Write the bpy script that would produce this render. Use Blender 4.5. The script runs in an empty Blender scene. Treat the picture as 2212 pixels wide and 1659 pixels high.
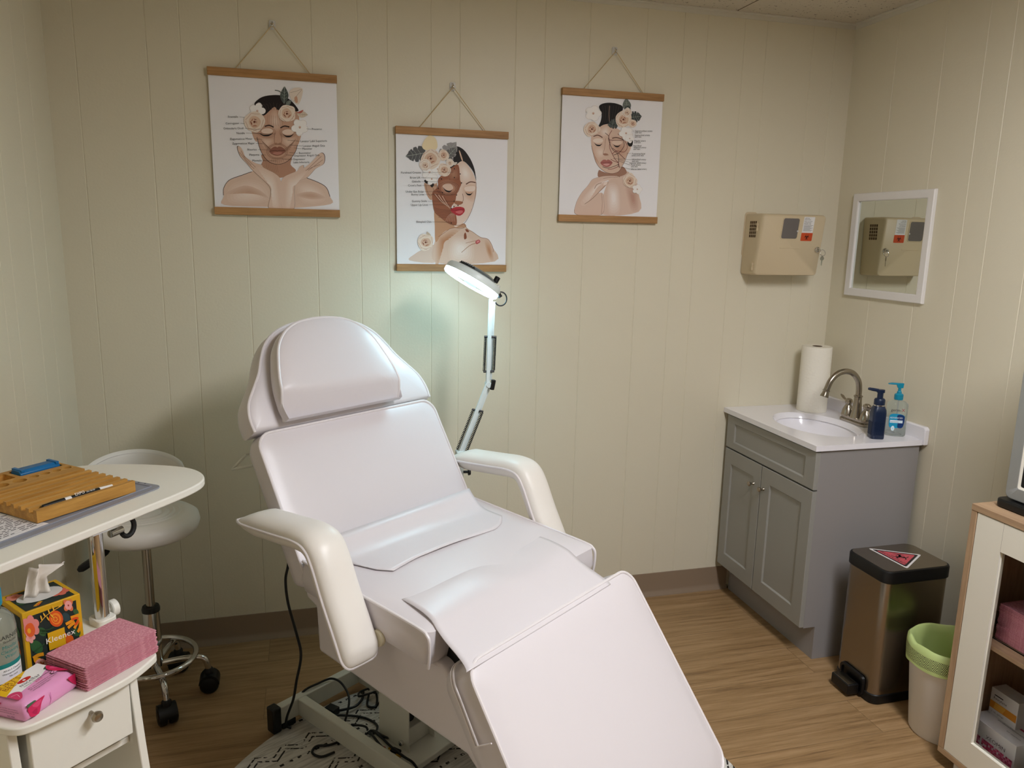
import bpy, math, random
from math import sin, cos, pi, radians as R
from mathutils import Vector as V, Matrix as MX
C = bpy.context.scene.collection
scn = bpy.context.scene
random.seed(7)

# ------------------------------------------------------------------ camera
cam = bpy.data.cameras.new('camera'); co = bpy.data.objects.new('camera', cam); C.objects.link(co)
rt = V((0.96588, -0.25818, 0.02011)).normalized(); fw = V((0.25628, 0.94713, -0.19327)).normalized()
up = rt.cross(fw).normalized(); rt = fw.cross(up).normalized()
co.matrix_world = MX(((rt.x, up.x, -fw.x, -2.2573), (rt.y, up.y, -fw.y, -2.9405), (rt.z, up.z, -fw.z, 1.6004), (0, 0, 0, 1)))
cam.sensor_fit = 'HORIZONTAL'; cam.sensor_width = 36; cam.lens = 1647.0/2212*36; cam.clip_start = 0.02
scn.camera = co
# ------------------------------------------------------------------ world, exposure
w = bpy.data.worlds.new('world'); scn.world = w; w.use_nodes = True
w.node_tree.nodes['Background'].inputs[0].default_value = (0.0, 0.0, 0.0, 1)
vs = scn.view_settings
vs.view_transform = 'Standard'; vs.look = 'None'; vs.gamma = 1; vs.exposure = 0.0; vs.use_curve_mapping = False
LIGHT = 52.0; LCOL = (.97, .98, 1.03, 1)
H = 2.4865; XL = -3.055; YF = -4.7

# ------------------------------------------------------------------ materials
def lin(c):
    c = c.lstrip('#'); r = []
    for i in (0, 2, 4):
        x = int(c[i:i+2], 16)/255; r.append(x/12.92 if x <= .04045 else ((x+.055)/1.055)**2.4)
    return (*r, 1)
class NT:
    def __init__(s, m): s.t = m.node_tree
    def n(s, kind, **kw):
        x = s.t.nodes.new('ShaderNode'+kind)
        for k, v in kw.items():
            if k.startswith('i_'):
                key = k[2:]; key = int(key) if key.isdigit() else key.replace('_', ' ')
                x.inputs[key].default_value = v
            else: setattr(x, k, v)
        return x
    def l(s, a, b): s.t.links.new(a, b)
    def math(s, op, a, b=None, c=None):
        x = s.n('Math', operation=op)
        for i, q in enumerate((a, b, c)):
            if q is None: continue
            if isinstance(q, (int, float)): x.inputs[i].default_value = q
            else: s.l(q, x.inputs[i])
        return x.outputs[0]
    def ramp(s, fac, stops):
        x = s.n('ValToRGB'); s.l(fac, x.inputs[0]); e = x.color_ramp.elements
        while len(e) < len(stops): e.new(0.5)
        for q, (p, c) in zip(e, stops): q.position = p; q.color = c if len(c) == 4 else (*c, 1)
        return x.outputs[0]
_m = {}
def mat(name, col='#ffffff', rough=.5, metal=0.0, bump=None, emit=None, trans=0.0, ior=1.45, alpha=1.0, coat=0.0, spec=.5, sheen=0):
    if name in _m: return _m[name]
    m = bpy.data.materials.new(name); m.use_nodes = True; _m[name] = m
    b = m.node_tree.nodes['Principled BSDF']
    c = lin(col) if isinstance(col, str) else (*col, 1)
    b.inputs['Base Color'].default_value = c; b.inputs['Roughness'].default_value = rough; b.inputs['Metallic'].default_value = metal
    b.inputs['IOR'].default_value = ior; b.inputs['Transmission Weight'].default_value = trans; b.inputs['Alpha'].default_value = alpha
    b.inputs['Coat Weight'].default_value = coat; b.inputs['Specular IOR Level'].default_value = spec; b.inputs['Sheen Weight'].default_value = sheen
    if emit:
        b.inputs['Emission Color'].default_value = lin(emit[0]); b.inputs['Emission Strength'].default_value = emit[1]
    n = NT(m)
    if bump:
        sc, st = bump[0], bump[1]
        tc = n.n('TexCoord'); nz = n.n('TexNoise', i_Scale=sc, i_Detail=4.0)
        n.l(tc.outputs['Object'], nz.inputs['Vector'])
        bp = n.n('Bump', i_Strength=st, i_Distance=bump[2] if len(bump) > 2 else .002)
        n.l(nz.outputs[0], bp.inputs['Height']); n.l(bp.outputs[0], b.inputs['Normal'])
    return m
def bsdf(m): return m.node_tree.nodes['Principled BSDF']
def wood(name, dark, light, axis='X', scale=1.0, rough=.5, planks=None):
    m = mat(name, light, rough); n = NT(m); b = bsdf(m)
    tc = n.n('TexCoord'); mp = n.n('Mapping')
    s = [(46 if planks else 26)*scale]*3; s['XYZ'.index(axis)] = (2.2 if planks else 1.6)*scale; mp.inputs['Scale'].default_value = s
    n.l(tc.outputs['Object'], mp.inputs[0])
    vec = mp.outputs[0]
    if planks:
        br = n.n('TexBrick', offset=.37, i_Color1=(.2, .2, .2, 1), i_Color2=(.8, .8, .8, 1), i_Mortar=(0, 0, 0, 1)); br.inputs['Scale'].default_value = 1
        br.inputs['Mortar Size'].default_value = .0012; br.inputs['Brick Width'].default_value = planks[0]; br.inputs['Row Height'].default_value = planks[1]
        n.l(tc.outputs['Object'], br.inputs['Vector'])
        ad = n.n('VectorMath', operation='MULTIPLY_ADD'); n.l(br.outputs['Color'], ad.inputs[0]); ad.inputs[1].default_value = (9, 13, 7); n.l(vec, ad.inputs[2]); vec = ad.outputs[0]
    nz = n.n('TexNoise', i_Scale=1.0, i_Detail=7.0, i_Roughness=.62, i_Distortion=.5); n.l(vec, nz.inputs['Vector'])
    nz2 = n.n('TexNoise', i_Scale=5.0, i_Detail=3.0, i_Roughness=.7); n.l(vec, nz2.inputs['Vector'])
    f = n.math('ADD', n.math('MULTIPLY', nz.outputs[0], .7), n.math('MULTIPLY', nz2.outputs[0], .3))
    col = n.ramp(f, [(.3, lin(dark)), (.62, lin(light))] if not planks else [(.28, lin('#6a4f36')), (.45, lin('#94754f')), (.62, lin(light))])
    if planks:
        mx = n.n('Mix', data_type='RGBA', blend_type='MULTIPLY'); mx.inputs[0].default_value = 1
        tone = n.math('ADD', n.math('MULTIPLY', br.outputs['Color'], .12), .92)
        seam = n.math('SUBTRACT', 1.0, n.math('MULTIPLY', br.outputs['Fac'], .32))
        tt = n.math('MULTIPLY', tone, seam); cb = n.n('CombineColor')
        for i in range(3): n.l(tt, cb.inputs[i])
        n.l(col, mx.inputs[6]); n.l(cb.outputs[0], mx.inputs[7]); col = mx.outputs[2]
    n.l(col, b.inputs['Base Color'])
    bp = n.n('Bump', i_Strength=.12, i_Distance=.001); n.l(f, bp.inputs['Height']); n.l(bp.outputs[0], b.inputs['Normal'])
    return m
WALL = '#ddd5be'
M_wall = mat('cream_paint', WALL, .42, bump=(120, .25, .0015), spec=.4)
M_ceil = mat('ceiling_tile', '#cfc6b4', .9)
_n = NT(M_ceil); _tc = _n.n('TexCoord'); _v = _n.n('TexNoise', i_Scale=85.0, i_Detail=2.0, i_Roughness=.6); _n.l(_tc.outputs['Object'], _v.inputs[0])
_n.l(_n.ramp(_v.outputs[0], [(.30, lin('#6f6656')), (.36, lin('#cfc6b4'))]), bsdf(M_ceil).inputs['Base Color'])
M_floor = wood('vinyl_plank', '#6c5238', '#a98963', 'X', 1.0, .45, planks=(1.22, .18))
M_base = mat('vinyl_cove_base', '#8f7b66', .45)
M_trimw = mat('white_metal_trim', '#d9d4c6', .5)
M_vinyl = mat('white_vinyl', '#dcd6d8', .34, bump=(26, .10, .003), spec=.5)
M_pipe = mat('white_piping', '#e4dede', .3)
M_arm = mat('cream_vinyl', '#ebe6de', .36, bump=(22, .08, .003))
M_stoolv = mat('stool_vinyl', '#e6e1d8', .4, bump=(30, .06, .002))
M_stitch = mat('stitch_thread', '#d8d2d2', .7)
M_frame = mat('powder_coated_steel', '#cfcfc4', .35)
M_black = mat('black_plastic', '#0c0c0d', .4)
M_blackm = mat('black_matt', '#141414', .6)
M_cable = mat('cable_rubber', '#0b0b0c', .45)
M_chrome = mat('chrome', '#d8d8d8', .08, 1.0)
M_nickel = mat('brushed_nickel', '#a39a8c', .26, 1.0)
M_steel = mat('brushed_steel', '#9d9488', .27, 1.0, bump=(240, .04, .0006))
M_oak = wood('oak_hanger', '#8a6236', '#bb8d58', 'X', 1.6, .55)
M_cord = mat('tan_cord', '#c9b184', .8)
M_clear = mat('clear_plastic', '#f4f2ee', .12, trans=.0, alpha=.62)
M_glass = mat('clear_glass', '#ffffff', .02, trans=1.0, ior=1.05, spec=.5)
M_paper = mat('poster_paper', '#f0eef0', .5)
M_white = mat('white_laminate', '#eeebe0', .35)
M_lampw = mat('white_enamel', '#dfeaea', .3)
M_mirror = mat('mirror_silver', '#dfe4df', .01, 1.0)
M_mframe = mat('mirror_frame_white', '#e8e4e0', .4)
M_vgrey = mat('vanity_grey', '#98968f', .4)
M_vside = mat('vanity_grey_laminate', '#94908e', .45)
M_sink = mat('cultured_marble', '#f1eef2', .12, coat=.3)
M_dark = mat('dark_gap', '#060606', .9)
M_beige = mat('beige_plastic', '#cdbb9a', .42, bump=(200, .05, .0006))
M_frost = mat('smoked_window', '#6d6763', .3)
M_pink = mat('pink_paper', '#d48f9c', .85)
_n = NT(M_pink); _tc = _n.n('TexCoord'); _v = _n.n('TexVoronoi', i_Scale=230.0); _n.l(_tc.outputs['Object'], _v.inputs['Vector'])
_bp = _n.n('Bump', i_Strength=.35, i_Distance=.0012); _n.l(_v.outputs['Distance'], _bp.inputs['Height']); _n.l(_bp.outputs[0], bsdf(M_pink).inputs['Normal'])
_n.l(_n.ramp(_v.outputs['Distance'], [(.15, lin('#dea1ac')), (.6, lin('#c8818f'))]), bsdf(M_pink).inputs['Base Color'])
M_pinke = mat('pink_paper_edge', '#b8687a', .9)
M_bamboo = wood('bamboo', '#9c6a26', '#cf9c4d', 'X', 2.2, .5)
M_tray = mat('grey_plastic_tray', '#8d8f99', .35)
M_towel = mat('paper_towel', '#efe9da', .95)
_n = NT(M_towel); _tc = _n.n('TexCoord'); _v = _n.n('TexVoronoi', i_Scale=110.0); _n.l(_tc.outputs['Object'], _v.inputs['Vector'])
_bp = _n.n('Bump', i_Strength=.55, i_Distance=.002); _n.l(_v.outputs['Distance'], _bp.inputs['Height']); _n.l(_bp.outputs[0], bsdf(M_towel).inputs['Normal'])
M_card = mat('brown_card', '#5a4632', .9)
M_tissue = mat('tissue_paper', '#efe7dc', .9, alpha=.93)
M_navy = mat('navy_plastic', '#142440', .38)
M_teal = mat('teal_plastic', '#0f8aa8', .35)
M_liquid = mat('clear_bottle', '#e9f3f2', .05, trans=.92, ior=1.2)
M_label = mat('clear_label_white', '#f4f4f2', .4)
M_cream_lam = mat('cream_laminate', '#e6e1d2', .45)
M_oakc = wood('sonoma_oak', '#94755a', '#b89a78', 'Z', 1.4, .55)
M_oakx = wood('sonoma_oak_flat', '#94755a', '#b89a78', 'Y', 1.4, .55)
M_acryl = mat('clear_acrylic', '#ffffff', .03, trans=1.0, ior=1.12)
M_silver = mat('silver_plastic', '#a9aaa8', .3, .5)
M_screen = mat('dark_glass', '#050506', .05)
M_binw = mat('white_bin_plastic', '#e9e6e2', .35)
M_bag = mat('green_bag_film', '#c3d68c', .45, alpha=.97)
_n = NT(M_bag); _tc = _n.n('TexCoord'); _s = _n.n('SeparateXYZ'); _n.l(_tc.outputs['Object'], _s.inputs[0])
_a = _n.math('MULTIPLY', _n.math('ARCTAN2', _s.outputs[1], _s.outputs[0]), 30/(2*pi))
_z = _n.math('MULTIPLY', _s.outputs[2], 34.0)
_tri = _n.math('ABSOLUTE', _n.math('SUBTRACT', _n.math('FRACT', _a), .5))
_st = _n.math('GREATER_THAN', _n.math('FRACT', _n.math('MULTIPLY', _n.math('ADD', _z, _n.math('MULTIPLY', _tri, _n.math('SUBTRACT', _n.math('MULTIPLY', _n.math('GREATER_THAN', _n.math('FRACT', _n.math('MULTIPLY', _z, .5)), .5), 4.0), 2.0))), 3.0)), .55)
_band = _n.math('MULTIPLY', _n.math('GREATER_THAN', _s.outputs[2], .262), _n.math('LESS_THAN', _s.outputs[2], .303))
_rad = _n.math('GREATER_THAN', _n.math('SQRT', _n.math('ADD', _n.math('POWER', _s.outputs[0], 2.0), _n.math('POWER', _s.outputs[1], 2.0))), .1245)
_n.l(_n.ramp(_n.math('MULTIPLY', _n.math('MULTIPLY', _st, _band), _rad), [(0.0, lin('#c3d68c')), (1.0, lin('#4c4a3c'))]), bsdf(M_bag).inputs['Base Color'])
M_rug = mat('woven_rug', '#c4c0b8', .95)
def rug_nodes():
    n = NT(M_rug); tc = n.n('TexCoord'); s = n.n('SeparateXYZ'); n.l(tc.outputs['Object'], s.inputs[0])
    nz = n.n('TexNoise', i_Scale=90.0, i_Detail=3.0); n.l(tc.outputs['Object'], nz.inputs['Vector'])
    mp = n.n('Mapping'); mp.inputs['Scale'].default_value = (6, 60, 6); n.l(tc.outputs['Object'], mp.inputs[0])
    nz2 = n.n('TexNoise', i_Scale=2.0, i_Detail=4.0); n.l(mp.outputs[0], nz2.inputs['Vector'])
    x, y = s.outputs[0], s.outputs[1]
    tri = n.math('ABSOLUTE', n.math('SUBTRACT', n.math('FRACT', n.math('MULTIPLY', x, 11.0)), .5))
    yy = n.math('ADD', n.math('MULTIPLY', y, 1.0), n.math('MULTIPLY', tri, .07))
    per = n.math('FRACT', n.math('MULTIPLY', yy, 6.2))
    l1 = n.math('LESS_THAN', n.math('ABSOLUTE', n.math('SUBTRACT', per, .30)), .022)
    l2 = n.math('LESS_THAN', n.math('ABSOLUTE', n.math('SUBTRACT', per, .44)), .022)
    l3 = n.math('MULTIPLY', n.math('LESS_THAN', n.math('ABSOLUTE', n.math('SUBTRACT', n.math('FRACT', n.math('MULTIPLY', y, 6.2)), .92)), .03), n.math('GREATER_THAN', n.math('FRACT', n.math('MULTIPLY', x, 34.0)), .55))
    a = n.math('MAXIMUM', n.math('MAXIMUM', l1, l2), l3)
    a = n.math('MULTIPLY', a, n.math('GREATER_THAN', nz.outputs[0], .44))
    basec = n.ramp(nz2.outputs[0], [(.35, lin('#b3afa7')), (.6, lin('#d6d2ca'))])
    mx = n.n('Mix', data_type='RGBA'); n.l(a, mx.inputs[0]); n.l(basec, mx.inputs[6]); mx.inputs[7].default_value = lin('#2b2624')
    n.l(mx.outputs[2], bsdf(M_rug).inputs['Base Color'])
    bp = n.n('Bump', i_Strength=.3, i_Distance=.003); n.l(nz.outputs[0], bp.inputs['Height']); n.l(bp.outputs[0], bsdf(M_rug).inputs['Normal'])
rug_nodes()
def flat(c, al=1.0):
    return mat('print_'+c.lstrip('#').lower()+('' if al == 1 else '_%d' % int(al*100)), c, .55, spec=.3, alpha=al)
def mixc(a, b, t):
    a, b = a.lstrip('#'), b.lstrip('#'); return '#'+''.join('%02x' % round(int(a[i:i+2], 16)*(1-t)+int(b[i:i+2], 16)*t) for i in (0, 2, 4))

# ------------------------------------------------------------------ geometry helpers
def frame(o, x, y, z):
    return MX(((x[0], y[0], z[0], o[0]), (x[1], y[1], z[1], o[1]), (x[2], y[2], z[2], o[2]), (0, 0, 0, 1)))
def axis_frame(a, b):
    a, b = V(a), V(b); z = (b-a).normalized(); x = z.orthogonal().normalized(); y = z.cross(x)
    return frame(a, x, y, z)
def spline(pts, sub=6, closed=False):
    pts = [V(p) for p in pts]; n = len(pts); out = []
    rng = range(n if closed else n-1)
    for i in rng:
        if closed: a, b, c, d = pts[i-1], pts[i], pts[(i+1) % n], pts[(i+2) % n]
        else: a, b, c, d = pts[max(i-1, 0)], pts[i], pts[i+1], pts[min(i+2, n-1)]
        for k in range(sub):
            t = k/sub
            out.append(.5*((2*b)+(c-a)*t+(2*a-5*b+4*c-d)*t*t+(3*b-a-3*c+d)*t**3))
    if not closed: out.append(pts[-1])
    return out
def rrect(x0, y0, x1, y1, r, n=5):
    r = r if isinstance(r, (tuple, list)) else (r,)*4; o = []
    for (cx, cy, a0, rr) in ((x1-r[0], y1-r[0], 0, r[0]), (x0+r[1], y1-r[1], 90, r[1]), (x0+r[2], y0+r[2], 180, r[2]), (x1-r[3], y0+r[3], 270, r[3])):
        for k in range(n+1):
            a = R(a0+90*k/n); o.append((cx+rr*cos(a), cy+rr*sin(a)))
    return o
_tx = {}
def text_geo(s):
    if s in _tx: return _tx[s]
    cu = bpy.data.curves.new('t', 'FONT'); cu.body = s; cu.size = 1; cu.resolution_u = 2; cu.fill_mode = 'BOTH'
    o = bpy.data.objects.new('t', cu); C.objects.link(o)
    dg = bpy.context.evaluated_depsgraph_get(); me = bpy.data.meshes.new_from_object(o.evaluated_get(dg))
    r = ([(v.co.x, v.co.y) for v in me.vertices], [tuple(p.vertices) for p in me.polygons])
    bpy.data.objects.remove(o); bpy.data.curves.remove(cu); bpy.data.meshes.remove(me)
    _tx[s] = r; return r
class G:
    def __init__(s): s.v = []; s.f = []; s.m = []; s.mats = []; s.M = MX()
    def add(s, vs, fs, m):
        if m not in s.mats: s.mats.append(m)
        k = len(s.v); mi = s.mats.index(m)
        s.v += [s.M @ V((*p, 0) if len(p) == 2 else p) for p in vs]
        for f in fs: s.f.append([i+k for i in f]); s.m.append(mi)
        return s
    def box(s, m, a, b):
        (x0, y0, z0), (x1, y1, z1) = a, b
        return s.add([(x0, y0, z0), (x1, y0, z0), (x1, y1, z0), (x0, y1, z0), (x0, y0, z1), (x1, y0, z1), (x1, y1, z1), (x0, y1, z1)],
              [(0, 3, 2, 1), (4, 5, 6, 7), (0, 1, 5, 4), (1, 2, 6, 5), (2, 3, 7, 6), (3, 0, 4, 7)], m)
    def prism(s, m, pts, z0, z1, F=None):
        n = len(pts); F = F or MX()
        vs = [F @ V((p[0], p[1], z0)) for p in pts]+[F @ V((p[0], p[1], z1)) for p in pts]
        return s.add(vs, [tuple(range(n))[::-1], tuple(range(n, 2*n))]+[(i, (i+1) % n, (i+1) % n+n, i+n) for i in range(n)], m)
    def rings(s, m, rs, closed=True, cap0=True, cap1=True):
        n = len(rs[0]); vs = [p for r in rs for p in r]; fs = []
        for k in range(len(rs)-1):
            for i in range(n if closed else n-1):
                j = (i+1) % n; fs.append((k*n+i, k*n+j, (k+1)*n+j, (k+1)*n+i))
        if closed and cap0: fs.append(tuple(range(n))[::-1])
        if closed and cap1: fs.append(tuple((len(rs)-1)*n+i for i in range(n)))
        return s.add(vs, fs, m)
    def tube(s, m, pts, r, n=10, closed=False, caps=True):
        pts = [V(p) for p in pts]; k = len(pts); rs = []; nx = None
        for i, p in enumerate(pts):
            t = (pts[(i+1) % k]-pts[i-1]) if closed else (pts[min(i+1, k-1)]-pts[max(i-1, 0)])
            t = t.normalized()
            nx = (nx-t*nx.dot(t)).normalized() if nx is not None and (nx-t*nx.dot(t)).length > 1e-5 else t.orthogonal().normalized()
            b = t.cross(nx); rr = r[i] if isinstance(r, (list, tuple)) else r
            rs.append([p+(nx*cos(2*pi*j/n)+b*sin(2*pi*j/n))*rr for j in range(n)])
        if closed: 
            # close seam
            rs.append(rs[0]); 
            return s.rings(m, rs, True, False, False)
        return s.rings(m, rs, True, caps, caps)
    def lathe(s, m, prof, n=32, F=None):
        F = F or MX()
        rs = [[F @ V((max(r, 1e-5)*cos(2*pi*j/n), max(r, 1e-5)*sin(2*pi*j/n), z)) for j in range(n)] for r, z in prof]
        return s.rings(m, rs)
    def cyl(s, m, a, b, r, n=16, r2=None):
        L = (V(b)-V(a)).length
        return s.lathe(m, [(r, 0), (r if r2 is None else r2, L)], n, axis_frame(a, b))
    def text(s, m, t, O, U, W, size, align='L', lift=0):
        vs, fs = text_geo(t)
        if not vs: return s
        x0 = min(v[0] for v in vs); x1 = max(v[0] for v in vs); dx = {'L': x0, 'R': x1, 'C': (x0+x1)/2}[align]
        O, U, W = V(O), V(U), V(W); N = U.cross(W).normalized()*lift
        return s.add([O+U*((x-dx)*size)+W*(y*size)+N for x, y in vs], fs, m)
    def build(s, name, parent=None, smooth=35, bevel=0, seg=2, sub=0, solid=0):
        me = bpy.data.meshes.new(name); me.from_pydata([tuple(v) for v in s.v], [], s.f)
        for m in s.mats: me.materials.append(m)
        me.polygons.foreach_set('material_index', s.m)
        if smooth:
            me.polygons.foreach_set('use_smooth', [True]*len(s.f))
            try: me.set_sharp_from_angle(angle=R(smooth))
            except Exception: pass
        me.update(); me.validate()
        o = bpy.data.objects.new(name, me); C.objects.link(o)
        if parent: o.parent = parent
        if solid:
            md = o.modifiers.new('solid', 'SOLIDIFY'); md.thickness = solid; md.offset = 0
        if bevel:
            md = o.modifiers.new('bevel', 'BEVEL'); md.width = bevel; md.segments = seg; md.limit_method = 'ANGLE'; md.angle_limit = R(40)
        if sub:
            md = o.modifiers.new('sub', 'SUBSURF'); md.levels = sub; md.render_levels = sub
        return o
def thing(name, label, cat, loc=(0, 0, 0), rz=0, group=None):
    o = bpy.data.objects.new(name, None); C.objects.link(o); o.empty_display_size = .05
    o.location = loc; o.rotation_euler = (0, 0, rz); tag(o, label, cat, group); return o
def tag(o, label, cat, group=None):
    o['label'] = label; o['category'] = cat
    if group: o['group'] = group
    return o
def struct(o): o['kind'] = 'structure'; return o
def cushion(g, m, out, F, thick, crown=.012, bev=.012, hf=None, rings=6, bulge=.006, back=True):
    """padded panel: outline out in the F plane, front face crowned towards +Z of F"""
    cx = sum(p[0] for p in out)/len(out); cy = sum(p[1] for p in out)/len(out)
    hx = max(abs(p[0]-cx) for p in out); hy = max(abs(p[1]-cy) for p in out); hf = hf or (lambda u, v: 0)
    def ring(ins, nz, front=False):
        r = []
        for p in out:
            u = cx+(p[0]-cx)*(1-ins/hx); v = cy+(p[1]-cy)*(1-ins/hy)
            r.append(F @ V((u, v, nz+(hf(u, v) if front else 0))))
        return r
    rs = [ring(bev, -thick), ring(0, -thick+bev)]
    rs += [ring(-bulge, -thick*.55), ring(-bulge*.6, -thick*.25), ring(0, 0, True)]
    mm = min(hx, hy)
    for k in range(1, rings+1):
        q = k/rings; ins = mm*.97*(q**1.6)
        rs.append(ring(ins, crown*(1-(1-min(1, q*1.15))**2.2) if q*1.15 < 1 else crown, True))
    g.rings(m, rs)
    return ring(-.001, .0005, True)

# ------------------------------------------------------------------ room
def grooved_wall(name, length_pts, origin, ux, nrm, h, grooves, m):
    """flat wall with V grooves: profile along ux, extruded in z, thick away from the room"""
    a, b = length_pts; xs = [(a, 0)]
    for gx in sorted(grooves):
        xs += [(gx-.0022, 0), (gx-.0006, -.0016), (gx+.0006, -.0016), (gx+.0022, 0)]
    xs.append((b, 0)); g = G(); n = len(xs); O, U, N = V(origin), V(ux), V(nrm)
    pts = [O+U*x+N*d for x, d in xs]
    vs = [p for p in pts]+[p+V((0, 0, h)) for p in pts]+[O+U*a-N*.08, O+U*b-N*.08, O+U*a-N*.08+V((0, 0, h)), O+U*b-N*.08+V((0, 0, h))]
    fs = [(i, i+1, i+1+n, i+n) for i in range(n-1)]
    k = 2*n; fs += [(k+1, k, k+2, k+3), (0, n, k+2, k), (n-1, k+1, k+3, 2*n-1), tuple(range(n, 2*n))+(k+3, k+2), (tuple(range(n))+(k+1, k))[::-1]]
    g.add(vs, fs, m)
    return struct(g.build(name, smooth=0))
wb = grooved_wall('wall_back', (XL-.08, .08), (0, 0, 0), (1, 0, 0), (0, -1, 0), H, [-2.966, -2.75, -2.644, -2.456, -2.215, -2.057, -1.952, -1.793, -1.686, -1.474, -1.359, -1.18, -.944, -.787, -.685, -.519, -.417, -.2, -.093], M_wall)
grooved_wall('wall_left', (0, 4.7), (XL, 0, 0), (0, -1, 0), (1, 0, 0), H, [.18, .303, .486, .571, .72, .9, 1.02, 1.2, 1.3, 1.5, 1.62, 1.8, 2.05, 2.2, 2.5, 2.8, 3.1, 3.4, 3.8], M_wall)
grooved_wall('wall_right', (0, 4.7), (0, 0, 0), (0, -1, 0), (-1, 0, 0), H, [.255, .496, .683, .788, .95, 1.08, 1.3, 1.46, 1.7, 1.85, 2.1, 2.3, 2.6, 2.9, 3.2, 3.5, 3.9], M_wall)
grooved_wall('wall_front', (XL-.08, .08), (0, YF, 0), (1, 0, 0), (0, 1, 0), H, [-2.8, -2.5, -2.3, -2.0, -1.8, -1.5, -1.2, -1.0, -.7, -.4, -.2], mat('bounce_cut_taupe', '#7a6c58', .6))  # unseen wall, colour darkened to weaken the light bounced back into the room
struct(G().box(M_floor, (XL-.08, YF-.08, -.05), (.08, .08, 0)).build('floor', smooth=0))
struct(G().box(M_ceil, (XL-.08, YF-.08, H), (.08, .08, H+.05)).build('ceiling', smooth=0))
# vinyl cove base: flat band with a flared toe
def cove(name, a, b, N):
    a, b, N = V(a), V(b), V(N); pr = [(.0, .108), (.004, .108), (.0045, .104), (.0045, .028), (.007, .016), (.016, .006), (.018, 0), (0, 0)]
    rs = [[p+N*d+V((0, 0, z)) for d, z in pr] for p in (a, b)]
    return struct(G().rings(M_base, rs).build(name, smooth=50))
cove('baseboard_back', (XL+.02, 0, 0), (-.41, 0, 0), (0, -1, 0))
cove('baseboard_left', (XL, 0, 0), (XL, YF, 0), (1, 0, 0))
cove('baseboard_right', (0, -.66, 0), (0, YF, 0), (-1, 0, 0))
# suspended ceiling edge angle and tile seams
struct(G().box(M_trimw, (XL, -.024, H-.004), (0, 0, H-.0005)).box(M_trimw, (XL, -.003, H-.02), (0, 0, H-.004)).build('trim_1', smooth=0))
struct(G().box(M_trimw, (-.024, YF, H-.004), (0, -.024, H-.0005)).box(M_trimw, (-.003, YF, H-.02), (0, -.003, H-.004)).build('trim_2', smooth=0))
gs = G()
for i in range(5): gs.box(M_card, (-.574-.61*i-.0015, YF, H-.001), (-.574-.61*i+.0015, -.024, H-.0002))
for j in range(6): gs.box(M_card, (XL, -.64-.61*j-.0015, H-.001), (-.024, -.64-.61*j+.0015, H-.0002))
struct(gs.build('trim_3', smooth=0))
# recessed one-by-four light panel in the ceiling, to the camera's right
lt = thing('ceiling_light', 'long recessed light panel in the tiled ceiling', 'ceiling light', (-1.0, -2.4, H))
for ya, yb, xa, xb in ((-.61, -.585, -.165, .165), (.585, .61, -.165, .165), (-.585, .585, -.165, -.15), (-.585, .585, .15, .165)): G().box(M_trimw, (xa, ya, -.006), (xb, yb, -.0005)).build('light_frame', lt, smooth=0)
M_led = mat('light_diffuser', '#ffffff', .6); bsdf(M_led).inputs['Emission Color'].default_value = LCOL; bsdf(M_led).inputs['Emission Strength'].default_value = LIGHT
G().box(M_led, (-.15, -.585, -.005), (.15, .585, -.001)).build('diffuser', lt, smooth=0)
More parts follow.
